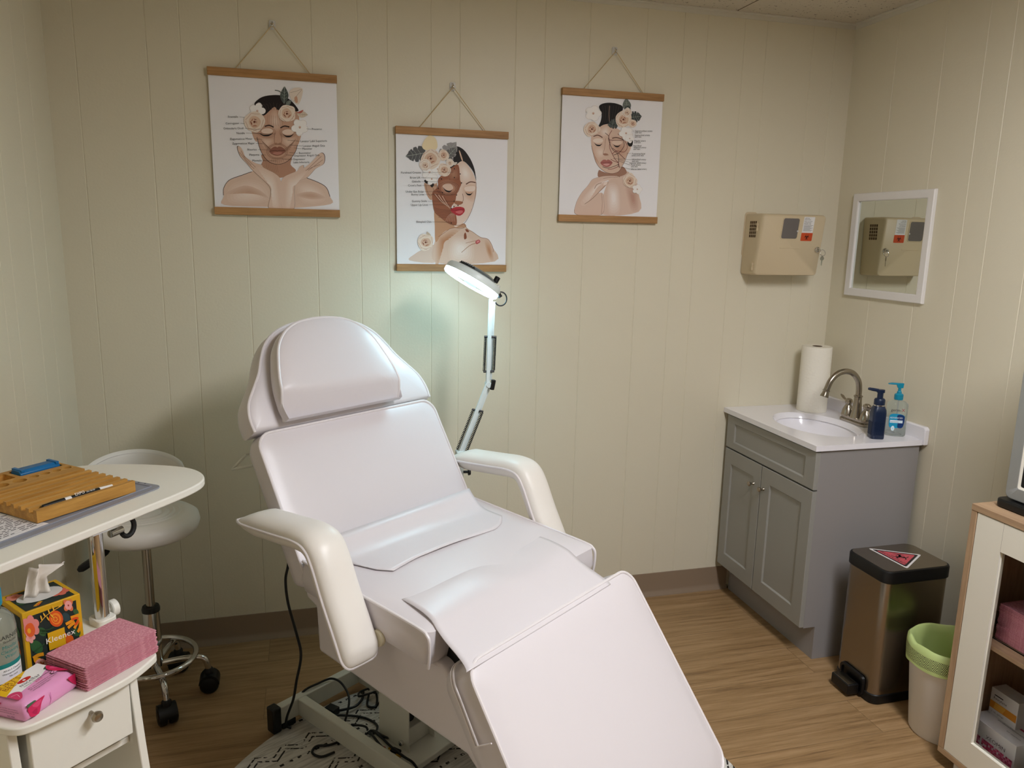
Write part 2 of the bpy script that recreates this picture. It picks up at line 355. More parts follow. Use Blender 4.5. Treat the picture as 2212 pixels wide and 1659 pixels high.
# ------------------------------------------------------------------ flat printed artwork
import numpy as np
def homography(src, dst):
    A = []; b = []
    for (x, y), (u, v) in zip(src, dst):
        A += [[x, y, 1, 0, 0, 0, -u*x, -u*y], [0, 0, 0, x, y, 1, -v*x, -v*y]]; b += [u, v]
    h = np.linalg.solve(np.array(A, float), np.array(b, float))
    return lambda p: ((h[0]*p[0]+h[1]*p[1]+h[2])/(h[6]*p[0]+h[7]*p[1]+1), (h[3]*p[0]+h[4]*p[1]+h[5])/(h[6]*p[0]+h[7]*p[1]+1))
class Art:
    """ink shapes drawn in sketch coordinates src and laid on a w x h rectangle in the plane F (x right, y up, z out)"""
    def __init__(s, src, w, h, F, step=.000012):
        s.h = homography(src, [(-w/2, h/2), (w/2, h/2), (w/2, -h/2), (-w/2, -h/2)]); s.F = F; s.g = G(); s.k = 1; s.step = step
        s.w, s.hh = w, h; a = s.h((src[0][0]+100, src[0][1]+100)); b = s.h((src[0][0]+200, src[0][1]+100)); s.px = abs(b[0]-a[0])/100
    def _c(s, p): u, v = s.h(p); return min(max(u, -s.w/2+.0008), s.w/2-.0008), min(max(v, -s.hh/2+.0008), s.hh/2-.0008)
    def poly(s, col, pts, smooth=True):
        if smooth: pts = [(p.x, p.y) for p in spline([(a, b, 0) for a, b in pts], 4, True)]
        z = s.k*s.step; s.k += 1
        q = [s._c(p) for p in pts]; A = sum(q[i-1][0]*q[i][1]-q[i][0]*q[i-1][1] for i in range(len(q)))
        if A < 0: q = q[::-1]
        s.g.add([s.F @ V((u, v, z)) for u, v in q], [tuple(range(len(q)))], flat(col, s._al)); return s
    def soft(s, c0, c1, pts, n=6):
        cx = sum(p[0] for p in pts)/len(pts); cy = sum(p[1] for p in pts)/len(pts)
        for k in range(1, n+1):
            q = 1.12-.82*(k-1)/(n-1); s.poly(mixc(c0, c1, k/n), [(cx+(x-cx)*q, cy+(y-cy)*q) for x, y in pts])
        return s
    def fade(s, col, x0, x1, y0, y1, n=3, ends=(0, 0)):
        for k in range(n):
            t = k/n; y = y0+(y1-y0)*t
            s._al = .5; s.poly(col, [(x0, y+ends[0]), (x1, y+ends[1]), (x1, y1+60), (x0, y1+60)], False); s._al = 1
        return s
    _al = 1
    def line(s, col, pts, wd=2.0, smooth=True):
        if smooth and len(pts) > 2: pts = [(p.x, p.y) for p in spline([(a, b, 0) for a, b in pts], 4)]
        z = s.k*s.step; s.k += 1; L = []; n = len(pts)
        for i in range(n):
            a, b = pts[max(i-1, 0)], pts[min(i+1, n-1)]; dx, dy = b[0]-a[0], b[1]-a[1]; l = math.hypot(dx, dy) or 1
            L.append((-dy/l*wd/2, dx/l*wd/2))
        vs = [s.F @ V((*s._c((p[0]+o[0], p[1]+o[1])), z)) for p, o in zip(pts, L)]+[s.F @ V((*s._c((p[0]-o[0], p[1]-o[1])), z)) for p, o in zip(pts, L)]
        s.g.add(vs, [(i, i+1, n+i+1, n+i) for i in range(n-1)], flat(col)); return s
    def ell(s, col, c, rx, ry=None, a=0, n=18):
        ry = ry or rx; s.poly(col, [(c[0]+rx*cos(t)*cos(a)-ry*sin(t)*sin(a), c[1]+rx*cos(t)*sin(a)+ry*sin(t)*cos(a)) for t in [2*pi*i/n for i in range(n)]], False); return s
    def text(s, t, x, y, size, align='L', col='#2c2826', ang=0):
        z = s.k*s.step; s.k += 1; u, v = s._c((x, y)); u2, v2 = s.h((x+100*cos(ang), y+100*sin(ang)))
        d = V((u2-u, v2-v, 0)).normalized(); F3 = s.F.to_3x3()
        s.g.text(flat(col), t, s.F @ V((u, v, z)), F3 @ d, F3 @ V((-d.y, d.x, 0)), size*s.px, align); return s
    def rose(s, c, r, seed=0, pale='#ead9c8', mid='#d9b9a0', core='#8d5440'):
        rnd = random.Random(seed+int(c[0])); x, y = c
        s.poly(pale, [(x+r*(1+.14*rnd.uniform(-1, 1))*cos(t), y+r*(1+.14*rnd.uniform(-1, 1))*sin(t)) for t in [2*pi*i/9 for i in range(9)]])
        for k in range(6):
            t = k*1.05+rnd.random(); s.line('#b98f78', [(x+r*.92*cos(t), y+r*.92*sin(t)), (x+r*.8*cos(t+.45), y+r*.78*sin(t+.45)), (x+r*.9*cos(t+.95), y+r*.9*sin(t+.95))], r*.035)
        s.poly(mid, [(x+r*.58*(1+.15*rnd.uniform(-1, 1))*cos(t), y+r*.58*(1+.15*rnd.uniform(-1, 1))*sin(t)) for t in [2*pi*i/8 for i in range(8)]])
        for k in range(5):
            t = k*1.3+rnd.random(); q = r*(.5-.06*k); s.poly(core if k % 2 else '#b27a60', [(x+q*cos(t), y+q*sin(t)), (x+q*.9*cos(t+.5), y+q*.9*sin(t+.5)), (x+q*cos(t+1.1), y+q*sin(t+1.1)), (x+q*.62*cos(t+.55), y+q*.62*sin(t+.55))])
        s.ell('#6f3d2c', c, r*.12); return s
    def orchid(s, c, r, a0=0):
        x, y = c
        for k in range(5):
            a = a0+k*2*pi/5; s.ell('#f6f2ef', (x+r*.5*cos(a), y+r*.5*sin(a)), r*.52, r*.4, a)
            s.line('#cfc4bd', [(x+r*.5*cos(a)+r*.5*cos(a+j), y+r*.5*sin(a)+r*.42*sin(a+j)) for j in (-1.2, -.6, 0, .6, 1.2)], r*.03)
        s.ell('#d8b9a8', c, r*.14); s.ell('#a87c68', (x, y+r*.08), r*.06); return s
    def leaf(s, col, base, tip, wd, notch=True, rib='#a9b0a6'):
        bx, by = base; tx, ty = tip; dx, dy = tx-bx, ty-by; l = math.hypot(dx, dy); nx, ny = -dy/l, dx/l; pts = []
        prof = [(0, .35), (.15, .9), (.3, 1.0), (.36, .62), (.42, .95), (.55, .9), (.6, .5), (.66, .78), (.82, .5), (.86, .3)] if notch else [(0, .1), (.2, .7), (.45, 1), (.7, .75), (.9, .3)]
        for t, q in prof: pts.append((bx+dx*t+nx*wd*q, by+dy*t+ny*wd*q))
        pts.append(tip)
        for t, q in prof[::-1]: pts.append((bx+dx*t-nx*wd*q, by+dy*t-ny*wd*q))
        s.poly(col, pts, not notch); s.line(rib, [base, tip], l*.02)
        for t in (.25, .45, .62): 
            for sg in (1, -1): s.line(rib, [(bx+dx*t, by+dy*t), (bx+dx*(t+.12)+nx*wd*.6*sg, by+dy*(t+.12)+ny*wd*.6*sg)], l*.012)
        return s
    def lash(s, a, b, sag, wd=9, down=True):
        mx, my = (a[0]+b[0])/2, (a[1]+b[1])/2+sag
        s.poly('#1c1412', [a, ((a[0]+mx)/2, (a[1]+my)/2+sag*.35), (mx, my), ((b[0]+mx)/2, (b[1]+my)/2+sag*.35), b, ((b[0]+mx)/2, (b[1]+my)/2+sag*.35+wd), (mx, my+wd*1.25), ((a[0]+mx)/2, (a[1]+my)/2+sag*.35+wd)])
        return s
    def build(s, name, parent): return s.g.build(name, parent, smooth=0)

def poster(name, label, cx, ztop, zbot, wd, src, hook):
    """hanging print: oak rails top and bottom, paper, cord to a hook"""
    p = thing(name, label, 'poster', (cx, 0, ztop), 0, 'face charts on the back wall')
    h = ztop-zbot; w2 = wd/2
    for nm, z in (('top_rail', -.0265), ('bottom_rail', -h)):
        G().box(M_oak, (-w2, -.0205, z), (w2, -.0005, z+.0265)).build(nm, p, bevel=.0015)
    G().box(M_paper, (-w2+.002, -.0115, -h+.024), (w2-.002, -.0108, -.024)).build('paper_sheet', p, smooth=0)
    g = G(); hz = hook[1]-ztop; hx = hook[0]-cx
    g.tube(M_cord, spline([(-.125, -.010, -.004), (-.124, -.010, .0), (hx-.006, -.016, hz-.004), (hx, -.018, hz+.002), (hx+.006, -.016, hz-.004), (.124, -.010, 0), (.125, -.010, -.004)], 4), .0016, 6)
    g.build('hanging_cord', p)
    a = Art(src, wd-.004, h-.053+.005, frame((0, -.0117, -h/2), (1, 0, 0), (0, 0, 1), (0, -1, 0)))
    return p, a
def wall_hook(label, x, z):
    k = thing('adhesive_hook', label, 'hook', (x, 0, z), 0, 'clear hooks on the back wall')
    G().prism(M_clear, rrect(-.011, -.017, .011, .014, .006), .0004, .004, frame((0, 0, 0), (1, 0, 0), (0, 0, 1), (0, -1, 0))).build('hook_plate', k, bevel=.0008)
    G().tube(M_chrome, spline([(0, -.003, .010), (0, -.012, .006), (0, -.013, -.006), (0, -.017, -.010), (0, -.022, -.006), (0, -.022, .0)], 5), .0022, 8).build('hook_prong', k)
INK = '#4a3a34'
def chart_left():
    src = [(165, 528), (1085, 603), (1104, 1519), (207, 1476)]
    p, a = poster('wall_poster', 'leftmost hanging print of a woman with open hands and facial muscle names', -2.3465, 2.1375, 1.6465, .431, src, (-2.344, 2.283))
    sk, sk2, sk3 = '#dcc0ac', '#c9a48d', '#ecd9cb'
    a.poly(sk, [(268, 1400), (275, 1330), (310, 1285), (400, 1252), (470, 1226), (560, 1195), (660, 1250), (690, 1300), (780, 1235), (870, 1278), (950, 1312), (1010, 1352), (1036, 1415), (1040, 1470), (780, 1490), (600, 1480), (275, 1460)])
    a.soft(sk, sk3, [(330, 1330), (450, 1290), (560, 1330), (590, 1420), (440, 1450), (320, 1430)]).soft(sk, sk3, [(800, 1340), (880, 1320), (970, 1370), (985, 1440), (850, 1450)])
    a.soft(sk, sk2, [(300, 1380), (420, 1330), (520, 1360), (585, 1420), (540, 1395), (420, 1380)]).soft(sk, sk2, [(800, 1400), (900, 1380), (990, 1420), (900, 1430)])
    a.line(INK, [(268, 1390), (270, 1340), (310, 1283), (400, 1250), (472, 1226)], 4).line(INK, [(868, 1278), (950, 1311), (1010, 1350), (1036, 1416)], 4)
    a.poly('#b98d74', [(556, 1100), (750, 1110), (752, 1180), (790, 1228), (700, 1270), (640, 1262), (545, 1195), (552, 1150)])
    for x in range(575, 650, 12): a.line('#9c735c', [(x, 1150), (x+8, 1200), (x+18, 1235)], 2)
    a.poly('#cfa78e', [(472, 925), (505, 930), (512, 1012), (488, 985)]).poly('#cfa78e', [(832, 955), (812, 1030), (798, 1034), (804, 960)])
    a.poly('#caa189', [(560, 825), (600, 795), (638, 768), (665, 790), (720, 790), (800, 800), (816, 860), (816, 960), (802, 1040), (786, 1090), (750, 1140), (700, 1170), (650, 1176), (600, 1160), (560, 1120), (530, 1060), (512, 980), (506, 900), (528, 850)])
    a.soft('#caa189', '#e6cdbb', [(600, 850), (640, 790), (680, 850), (690, 900), (650, 930), (610, 900)]).soft('#caa189', '#dfc2ae', [(540, 985), (600, 990), (630, 1010), (590, 1060), (550, 1040)]).soft('#caa189', '#dfc2ae', [(700, 990), (790, 985), (770, 1050), (720, 1050), (690, 1010)])
    for k in range(9): a.line('#a57e68', [(590+k*14, 830-abs(4-k)*2), (592+k*13, 880), (594+k*12, 905)], 2)
    for k in range(6): a.line('#8f6a56', [(540+k*8, 1000+k*14), (580+k*6, 1040+k*8), (615, 1070+k*6)], 2.4).line('#8f6a56', [(790-k*8, 1000+k*14), (750-k*5, 1040+k*8), (708, 1068+k*6)], 2.4)
    for cx in (585, 735):
        for r in (62, 52, 42): a.line('#a88069', [(cx+r*cos(t), 950+r*.62*sin(t)) for t in [2*pi*i/12 for i in range(13)]], 2)
    a.line('#3b2a24', [(568, 905), (600, 898), (632, 912)], 9).line('#3b2a24', [(680, 918), (710, 905), (745, 912)], 9)
    a.ell('#e9cfbd', (585, 938), 42, 20).ell('#e9cfbd', (735, 948), 42, 20).lash((528, 952), (628, 952), 12).lash((698, 962), (776, 962), 12)
    a.line('#94705c', [(642, 950), (636, 1000), (640, 1028)], 3).line('#94705c', [(682, 950), (690, 1000), (684, 1028)], 3)
    a.poly('#b0876f', [(634, 1028), (650, 1022), (662, 1030), (676, 1022), (692, 1032), (676, 1040), (662, 1036), (648, 1040)])
    for r in (76, 66): a.line('#9a745e', [(657+r*cos(t), 1084+r*.72*sin(t)) for t in [2*pi*i/14 for i in range(15)]], 3)
    a.poly('#93604f', [(598, 1082), (625, 1056), (645, 1050), (657, 1056), (670, 1050), (692, 1056), (716, 1080), (692, 1106), (657, 1116), (622, 1106)]).poly('#b98070', [(622, 1096), (657, 1088), (694, 1094), (660, 1110)]).line('#5f3a30', [(602, 1082), (640, 1078), (657, 1082), (674, 1078), (714, 1081)], 4)
    for k in range(7): a.line('#a07a64', [(612+k*15, 1172-abs(3-k)*5), (618+k*13, 1140), (624+k*11, 1126)], 2)
    a.line(INK, [(512, 980), (532, 1060), (562, 1120), (602, 1160), (650, 1176), (702, 1170), (750, 1140), (788, 1088), (803, 1040)], 3)
    a.poly('#211816', [(495, 748), (520, 715), (560, 693), (620, 684), (680, 686), (730, 705), (775, 742), (812, 796), (770, 800), (720, 790), (665, 790), (638, 768), (600, 798), (560, 828), (530, 800)])
    for k in range(9): a.line('#4a3b35', [(520+k*28, 735-abs(4-k)*-6), (545+k*22, 752), (568+k*17, 790)], 2)
    hl = [(372, 1050), (392, 1048), (412, 1080), (432, 1122), (500, 1165), (545, 1180), (560, 1200), (650, 1250), (684, 1312), (689, 1496), (594, 1490), (608, 1400), (600, 1335), (540, 1272), (482, 1218), (440, 1168), (392, 1112)]
    hr = [(985, 1104), (998, 1132), (988, 1182), (930, 1215), (872, 1275), (782, 1325), (776, 1496), (690, 1496), (684, 1320), (702, 1270), (760, 1242), (800, 1226), (820, 1195), (845, 1188), (850, 1205), (900, 1168), (958, 1108)]
    for q in (hl, hr): a.poly(INK, [((x-(685))*1.012+685, (y-1300)*1.01+1300) for x, y in q]).poly('#dfc3b0', q)
    a.soft('#dfc3b0', '#f0e0d4', [(520, 1215), (570, 1225), (640, 1290), (660, 1480), (620, 1480), (630, 1380), (600, 1300)]).soft('#dfc3b0', '#f0e0d4', [(860, 1240), (780, 1275), (730, 1310), (720, 1480), (750, 1480), (755, 1330), (820, 1290)])
    for q in ([(398, 1075), (425, 1130), (470, 1180)], [(386, 1085), (440, 1160), (490, 1205)], [(410, 1105), (440, 1135), (500, 1195)]): a.line('#9c7763', q, 3)
    for q in ([(975, 1125), (920, 1175), (870, 1220)], [(985, 1150), (930, 1190), (880, 1225)], [(965, 1185), (915, 1200), (860, 1225)]): a.line('#9c7763', q, 3)
    a.leaf('#4d5450', (708, 745), (712, 624), 30, False).line('#5d6560', [(642, 650), (680, 660), (700, 705)], 6)
    a.poly('#e6d7c8', [(748, 660), (780, 635), (838, 640), (838, 690), (812, 752), (780, 735), (752, 700)]).line('#8c7260', [(752, 668), (790, 660), (836, 645)], 2).line('#8c7260', [(780, 730), (800, 690), (836, 650)], 2).poly('#c79a80', [(782, 705), (800, 695), (806, 735), (790, 740)])
    a.leaf('#6f756c', (720, 760), (760, 720), 16, False).leaf('#d9c9b6', (800, 820), (878, 828), 24, False, '#8c7a66').poly('#b8685a', [(800, 812), (846, 792), (830, 815)])
    a.orchid((515, 795), 60).orchid((820, 915), 62, .4).rose((495, 872), 72, 1).rose((728, 818), 62, 2)
    L = [('Frontalis', 378, 840, 425, 845), ('Corrugator', 386, 886, 425, 890), ('Orbicularis Oculi', 417, 922, 545, 935), ('Nasalis', 425, 957, 640, 966), ('Zygomaticus Minor', 481, 998, 550, 1003), ('Zygomaticus Major', 496, 1030, 558, 1034), ('Risorius', 509, 1075, 600, 1080), ('Platysma', 528, 1112, 575, 1115), ('Mentalis', 545, 1154, 655, 1158)]
    for t, x, y, x2, y2 in L: a.text(t, x, y, 21, 'R').line('#3a332f', [(x+8, y-6), (x2, y2-6)], 1.6, False)
    Rr = [('Procerus', 908, 937, 868, 930), ('Levator Labii Superioris', 826, 1022, 730, 1008), ('Levator Anguli Oris', 843, 1056, 745, 1042), ('Masseter', 838, 1076, 780, 1066), ('Buccinator', 814, 1106, 745, 1098), ('Depressor Anguli Oris', 780, 1124, 720, 1112), ('Depressor', 774, 1150, 690, 1142), ('Labii Inferioris', 774, 1172, None, None)]
    for t, x, y, x2, y2 in Rr:
        a.text(t, x, y, 21)
        if x2: a.line('#3a332f', [(x-6, y-6), (x2, y2-3)], 1.6, False)
    a.build('printed_chart', p)
def chart_mid():
    src = [(122, 484), (977, 540), (952, 1502), (131, 1486)]
    p, a = poster('wall_poster', 'middle lower hanging print of a red-lipped woman, half her face bare muscle', -1.713, 1.9785, 1.4535, .427, src, (-1.713, 2.123))
    a.poly('#dcc6b6', [(225, 1455), (270, 1405), (330, 1372), (420, 1342), (440, 1470)]).poly('#d8bda9', [(420, 1310), (480, 1250), (560, 1215), (640, 1205), (700, 1242), (765, 1287), (820, 1302), (856, 1362), (872, 1470), (430, 1475)])
    a.soft('#d8bda9', '#ecdfd5', [(560, 1300), (640, 1290), (700, 1330), (690, 1460), (560, 1465), (530, 1380)]).soft('#d8bda9', '#b9835f', [(438, 1300), (480, 1262), (560, 1225), (600, 1240), (520, 1280), (470, 1350), (450, 1470), (430, 1470)])
    a.soft('#d8bda9', '#c08e6c', [(800, 1320), (840, 1340), (862, 1440), (842, 1460), (812, 1400)]).poly('#c49674', [(415, 1085), (450, 1122), (520, 1176), (580, 1192), (640, 1180), (652, 1210), (560, 1215), (480, 1250), (425, 1320), (418, 1200)])
    a.line('#8f5f45', [(445, 1280), (490, 1250), (530, 1222), (570, 1212), (620, 1218), (645, 1210)], 3).poly('#8a4d32', [(640, 1265), (652, 1250), (660, 1290), (642, 1300)]).poly('#8a4d32', [(650, 1225), (668, 1228), (678, 1245), (660, 1245)])
    a.line('#96684f', [(640, 1182), (670, 1230), (700, 1242), (765, 1287), (822, 1302), (856, 1360), (860, 1400)], 3).line('#a67658', [(620, 1400), (680, 1350), (730, 1330)], 4).line('#a67658', [(652, 1330), (700, 1318), (735, 1312)], 3)
    a.poly('#b24a4c', [(727, 1318), (752, 1304), (763, 1322), (735, 1338)]).poly('#d98d88', [(735, 1318), (752, 1310), (756, 1320), (738, 1328)])
    a.poly('#c69d82', [(338, 872), (385, 888), (432, 858), (432, 930), (397, 1000), (360, 965)]).line('#8f6549', [(350, 880), (360, 930), (385, 970), (410, 930), (400, 900)], 3)
    a.poly('#e6cdbc', [(570, 740), (632, 703), (700, 780), (734, 870), (727, 950), (716, 1020), (690, 1100), (660, 1150), (612, 1190), (560, 1185), (560, 900)])
    a.soft('#e6cdbc', '#f4e8df', [(610, 760), (650, 740), (690, 800), (680, 850), (630, 850)]).soft('#e6cdbc', '#d4ab90', [(640, 900), (725, 890), (722, 990), (690, 1010), (640, 960)]).poly('#edd9cb', [(650, 905), (722, 900), (716, 935), (655, 935)])
    a.poly('#9c6146', [(545, 748), (600, 738), (612, 850), (622, 880), (585, 960), (575, 1010), (545, 1060), (578, 1110), (582, 1190), (520, 1176), (450, 1122), (415, 1085), (400, 1000), (402, 940), (442, 900), (446, 840), (505, 790)])
    a.soft('#9c6146', '#be8c70', [(520, 790), (590, 760), (600, 830), (540, 850)]).soft('#9c6146', '#cda28a', [(455, 880), (520, 850), (590, 890), (570, 950), (490, 960)]).poly('#dfc0ac', [(480, 890), (530, 875), (560, 910), (530, 930), (490, 920)])
    for k in range(8): a.line('#6f3d28', [(520+k*11, 790-k*5), (525+k*11, 820), (535+k*9, 850)], 2.4)
    for r in (86, 74, 62): a.line('#6f3f2b', [(520+r*cos(t), 915+r*.62*sin(t)) for t in [2*pi*i/14 for i in range(15)]], 2.6)
    for k in range(7): a.line('#d9b59d' if k % 2 else '#6b3a27', [(405+k*14, 950+k*4), (460+k*10, 1010+k*4), (540, 1062+k*2)], 5 if k % 2 else 2.5)
    for k in range(6): a.line('#7b4a35', [(415+k*6, 1060+k*14), (470+k*6, 1075+k*12), (540, 1080+k*6)], 3)
    for k in range(6): a.line('#c79d88', [(500+k*14, 1165), (515+k*10, 1130), (540+k*6, 1105)], 2.5)
    a.poly('#a56c50', [(560, 1010), (600, 1010), (632, 1018), (625, 1032), (600, 1040), (572, 1030)]).line('#8a5a44', [(630, 955), (636, 1000), (620, 1028)], 3)
    a.poly('#b4323a', [(536, 1076), (570, 1058), (600, 1054), (622, 1056), (642, 1066), (644, 1092), (612, 1121), (572, 1112)]).poly('#d0696a', [(575, 1092), (620, 1082), (632, 1095), (605, 1108)]).line('#7a1d25', [(540, 1077), (580, 1080), (606, 1074), (642, 1074)], 3.5)
    a.lash((480, 902), (552, 925), 16, 10).lash((650, 940), (708, 945), 14, 10).line('#6b4a3c', [(656, 884), (690, 866), (730, 872)], 8)
    a.line('#7d5138', [(400, 1000), (415, 1085), (452, 1124), (522, 1178), (582, 1194), (640, 1182), (690, 1102), (718, 1020), (730, 950), (734, 870)], 2.6)
    a.poly('#211a18', [(585, 594), (640, 620), (690, 690), (722, 770), (734, 858), (718, 800), (682, 746), (632, 706), (580, 735), (538, 760), (518, 745), (555, 690), (580, 640)]).poly('#d9b79f', [(604, 632), (612, 632), (634, 700), (624, 700)])
    a.poly('#211a18', [(338, 850), (372, 845), (412, 880), (396, 905), (376, 880), (350, 872)])
    a.leaf('#5b5b5c', (350, 640), (196, 665), 62).leaf('#9a9696', (480, 690), (585, 560), 66).leaf('#6d6b6a', (500, 690), (585, 600), 40)
    a.poly('#efdcb4', [(322, 590), (345, 535), (385, 505), (428, 535), (440, 590), (420, 620), (350, 620)])
    a.orchid((380, 790), 62).orchid((395, 840), 48, .7).orchid((440, 765), 46, .3).rose((388, 685), 74, 3).rose((487, 660), 42, 4).rose((490, 772), 50, 5).rose((345, 735), 44, 6, '#ece0d4', '#e2cdb9', '#c9a68c').rose((535, 720), 30, 8, '#ece0d4', '#e2cdb9', '#c9a68c')
    a.leaf('#e3d8cc', (560, 735), (590, 715), 10, False, '#a39080').leaf('#cdb9a2', (380, 1300), (358, 1240), 18, False, '#8c7a66').rose((348, 1320), 62, 7)
    L = [('Forehead Creases', 314, 797, 560, 797), ('Brow Lift', 308, 836, 470, 842), ('Glabella', 310, 865, 445, 868), ("Crow's Feet", 317, 895, 440, 900), ('Under Eye Bulge', 335, 942, 470, 944), ('Bunny Lines', 338, 964, 575, 966), ('Gummy Smile', 358, 1015, 560, 1018), ('Upper Lip Lines', 366, 1043, 540, 1046), ('Dimpled Chin', 391, 1172, 540, 1176)]
    for t, x, y, x2, y2 in L: a.text(t, x, y, 21, 'R').line('#3a332f', [(x+5, y-6), (x2, y2-6)], 1.5, False)
    for c in ((568, 765), (612, 805), (622, 873), (568, 832), (470, 842), (445, 912), (476, 945), (584, 965), (565, 1012), (594, 1044), (542, 1066), (564, 1052), (543, 1176)): a.ell('#241a18', c, 4.5)
    a.build('printed_chart', p)
def chart_right():
    src = [(218, 489), (1082, 549), (1010, 1540), (178, 1517)]
    p, a = poster('wall_poster', 'rightmost hanging print of a woman touching her shoulder, with artery names', -1.078, 2.1535, 1.6525, .424, src, (-1.078, 2.295))
    a.poly('#dcc1b0', [(640, 1180), (700, 1176), (762, 1148), (800, 1180), (850, 1250), (862, 1340), (860, 1490), (545, 1512), (560, 1350), (600, 1240)])
    a.soft('#dcc1b0', '#f0e5df', [(600, 1290), (650, 1260), (690, 1310), (690, 1480), (610, 1490)]).soft('#dcc1b0', '#c09886', [(760, 1280), (830, 1290), (852, 1350), (852, 1470), (800, 1470), (770, 1380)])
    a.poly('#a67d69', [(524, 1138), (560, 1152), (640, 1166), (722, 1108), (762, 1150), (740, 1180), (640, 1206), (522, 1200)])
    hand = [(330, 1512), (324, 1430), (368, 1340), (428, 1270), (460, 1225), (490, 1208), (560, 1190), (640, 1186), (692, 1192), (694, 1204), (650, 1215), (600, 1225), (545, 1245), (596, 1236), (600, 1250), (566, 1288), (520, 1330), (545, 1330), (560, 1362), (545, 1512)]
    a.poly('#6b4c40', [((x-470)*1.012+470, (y-1350)*1.01+1350) for x, y in hand]).poly('#dec2b0', hand).soft('#dec2b0', '#f0e2d9', [(380, 1400), (450, 1300), (520, 1240), (600, 1208), (660, 1200), (560, 1230), (470, 1330), (420, 1420)])
    a.line('#94705e', [(400, 1425), (470, 1375), (560, 1285), (596, 1248)], 4).line('#94705e', [(485, 1295), (505, 1262), (545, 1245)], 4).line('#94705e', [(560, 1210), (620, 1200), (690, 1196)], 2.5).ell('#eedbd0', (578, 1252), 20, 12, -.7)
    a.line('#a88372', [(545, 1335), (550, 1420), (540, 1512)], 3)
    a.poly('#cfa791', [(800, 925), (782, 990), (764, 992), (770, 930)])
    a.poly('#dec0ac', [(520, 775), (600, 745), (660, 770), (760, 840), (802, 925), (788, 980), (768, 992), (755, 1040), (730, 1090), (690, 1150), (622, 1166), (560, 1140), (510, 1090), (480, 1010), (462, 930), (465, 845)])
    a.soft('#dec0ac', '#f0e0d5', [(540, 800), (600, 770), (620, 830), (560, 850)]).soft('#dec0ac', '#c79c84', [(468, 930), (490, 1010), (530, 1080), (500, 1070), (478, 1000)]).soft('#dec0ac', '#c99f88', [(640, 860), (760, 900), (780, 960), (740, 1040), (690, 1040), (640, 980)]).soft('#dec0ac', '#ecd8ca', [(500, 960), (560, 950), (575, 1010), (520, 1030)])
    a.ell('#efdccd', (520, 888), 44, 20).ell('#e6cbb8', (682, 905), 44, 20).lash((485, 905), (556, 912), 14, 10).lash((648, 918), (712, 922), 12, 10)
    a.line('#6b4a3c', [(480, 852), (520, 842), (558, 862)], 8).line('#6b4a3c', [(640, 868), (680, 862), (740, 880)], 8).line('#a87f6a', [(585, 870), (575, 950), (562, 1000), (580, 1012), (610, 1012)], 3).poly('#a87b66', [(560, 1000), (582, 996), (606, 1004), (590, 1014), (568, 1012)])
    a.poly('#b06a64', [(537, 1076), (560, 1052), (580, 1050), (590, 1056), (602, 1049), (622, 1056), (641, 1076), (615, 1106), (584, 1112), (555, 1098)]).poly('#d9a09a', [(560, 1090), (590, 1082), (618, 1088), (592, 1102)]).line('#7a4440', [(540, 1077), (570, 1074), (590, 1078), (612, 1073), (640, 1077)], 3.5)
    a.line('#7d5a4a', [(462, 930), (480, 1010), (510, 1090), (560, 1142), (622, 1167), (692, 1152), (732, 1090), (757, 1040), (770, 990)], 2.6)
    for q, c in (([(640, 800), (612, 850), (622, 900), (618, 950), (660, 1040), (690, 1075), (700, 1120)], '#7a2c26'), ([(580, 822), (612, 850), (610, 880), (640, 960), (690, 1010), (690, 1110)], '#33211e'), ([(690, 830), (740, 880), (770, 940), (740, 985), (680, 975), (640, 1000)], '#7a2c26'), ([(730, 870), (742, 930), (700, 990), (650, 1010)], '#33211e'), ([(555, 1110), (600, 1120), (650, 1108), (692, 1090)], '#33211e'), ([(600, 1130), (640, 1128), (690, 1108)], '#7a2c26'), ([(612, 880), (660, 885), (740, 884)], '#5a2a26'), ([(640, 950), (690, 990), (748, 1045)], '#5a2a26'), ([(690, 1075), (650, 1060), (625, 1045)], '#7a2c26')): a.line(c, q, 4)
    a.poly('#17110f', [(530, 600), (560, 573), (620, 564), (690, 574), (738, 606), (700, 690), (650, 735), (570, 752), (520, 778), (544, 722), (552, 660)])
    for k in range(7): a.line('#45362f', [(560+k*24, 590), (568+k*20, 660), (560+k*18, 735)], 2)
    a.line('#8c7566', [(622, 590), (616, 660), (618, 725)], 5)
    a.poly('#17110f', [(770, 905), (815, 880), (812, 930), (786, 937)])
    a.leaf('#6a7069', (775, 640), (765, 525), 36, False).leaf('#3e4441', (760, 590), (800, 645), 24, False).leaf('#454a48', (800, 690), (898, 680), 52).leaf('#474c49', (690, 745), (600, 755), 40).leaf('#3e4441', (640, 760), (660, 700), 30)
    a.orchid((480, 655), 72).orchid((760, 825), 62, .5).orchid((790, 870), 40, .2).rose((467, 790), 66, 11).rose((738, 708), 72, 12).rose((818, 742), 36, 13).rose((770, 650), 40, 16, '#ece0d4', '#e2cdb9', '#c9a68c')
    a.rose((786, 1230), 62, 14).orchid((848, 1300), 44)
    L = [(('Supratrochlear artery', 'and vein'), 836, 806), (('Supraorbital artery', 'and vein'), 833, 842), (('Angular artery', 'and vein'), 827, 890), (('Superficial', 'temporal artery', 'and vein'), 820, 932), (('Transverse facial', 'artery and vein'), 805, 1000), (('Infraorbital artery', 'and vein'), 806, 1048), (('Superior labial artery',), 784, 1078), (('Facial artery', 'and vein'), 798, 1094), (('Inferior labial artery',), 797, 1130)]
    for ts, x, y in L:
        for k, t in enumerate(ts): a.text(t, x, y+6+k*14.5, 18)
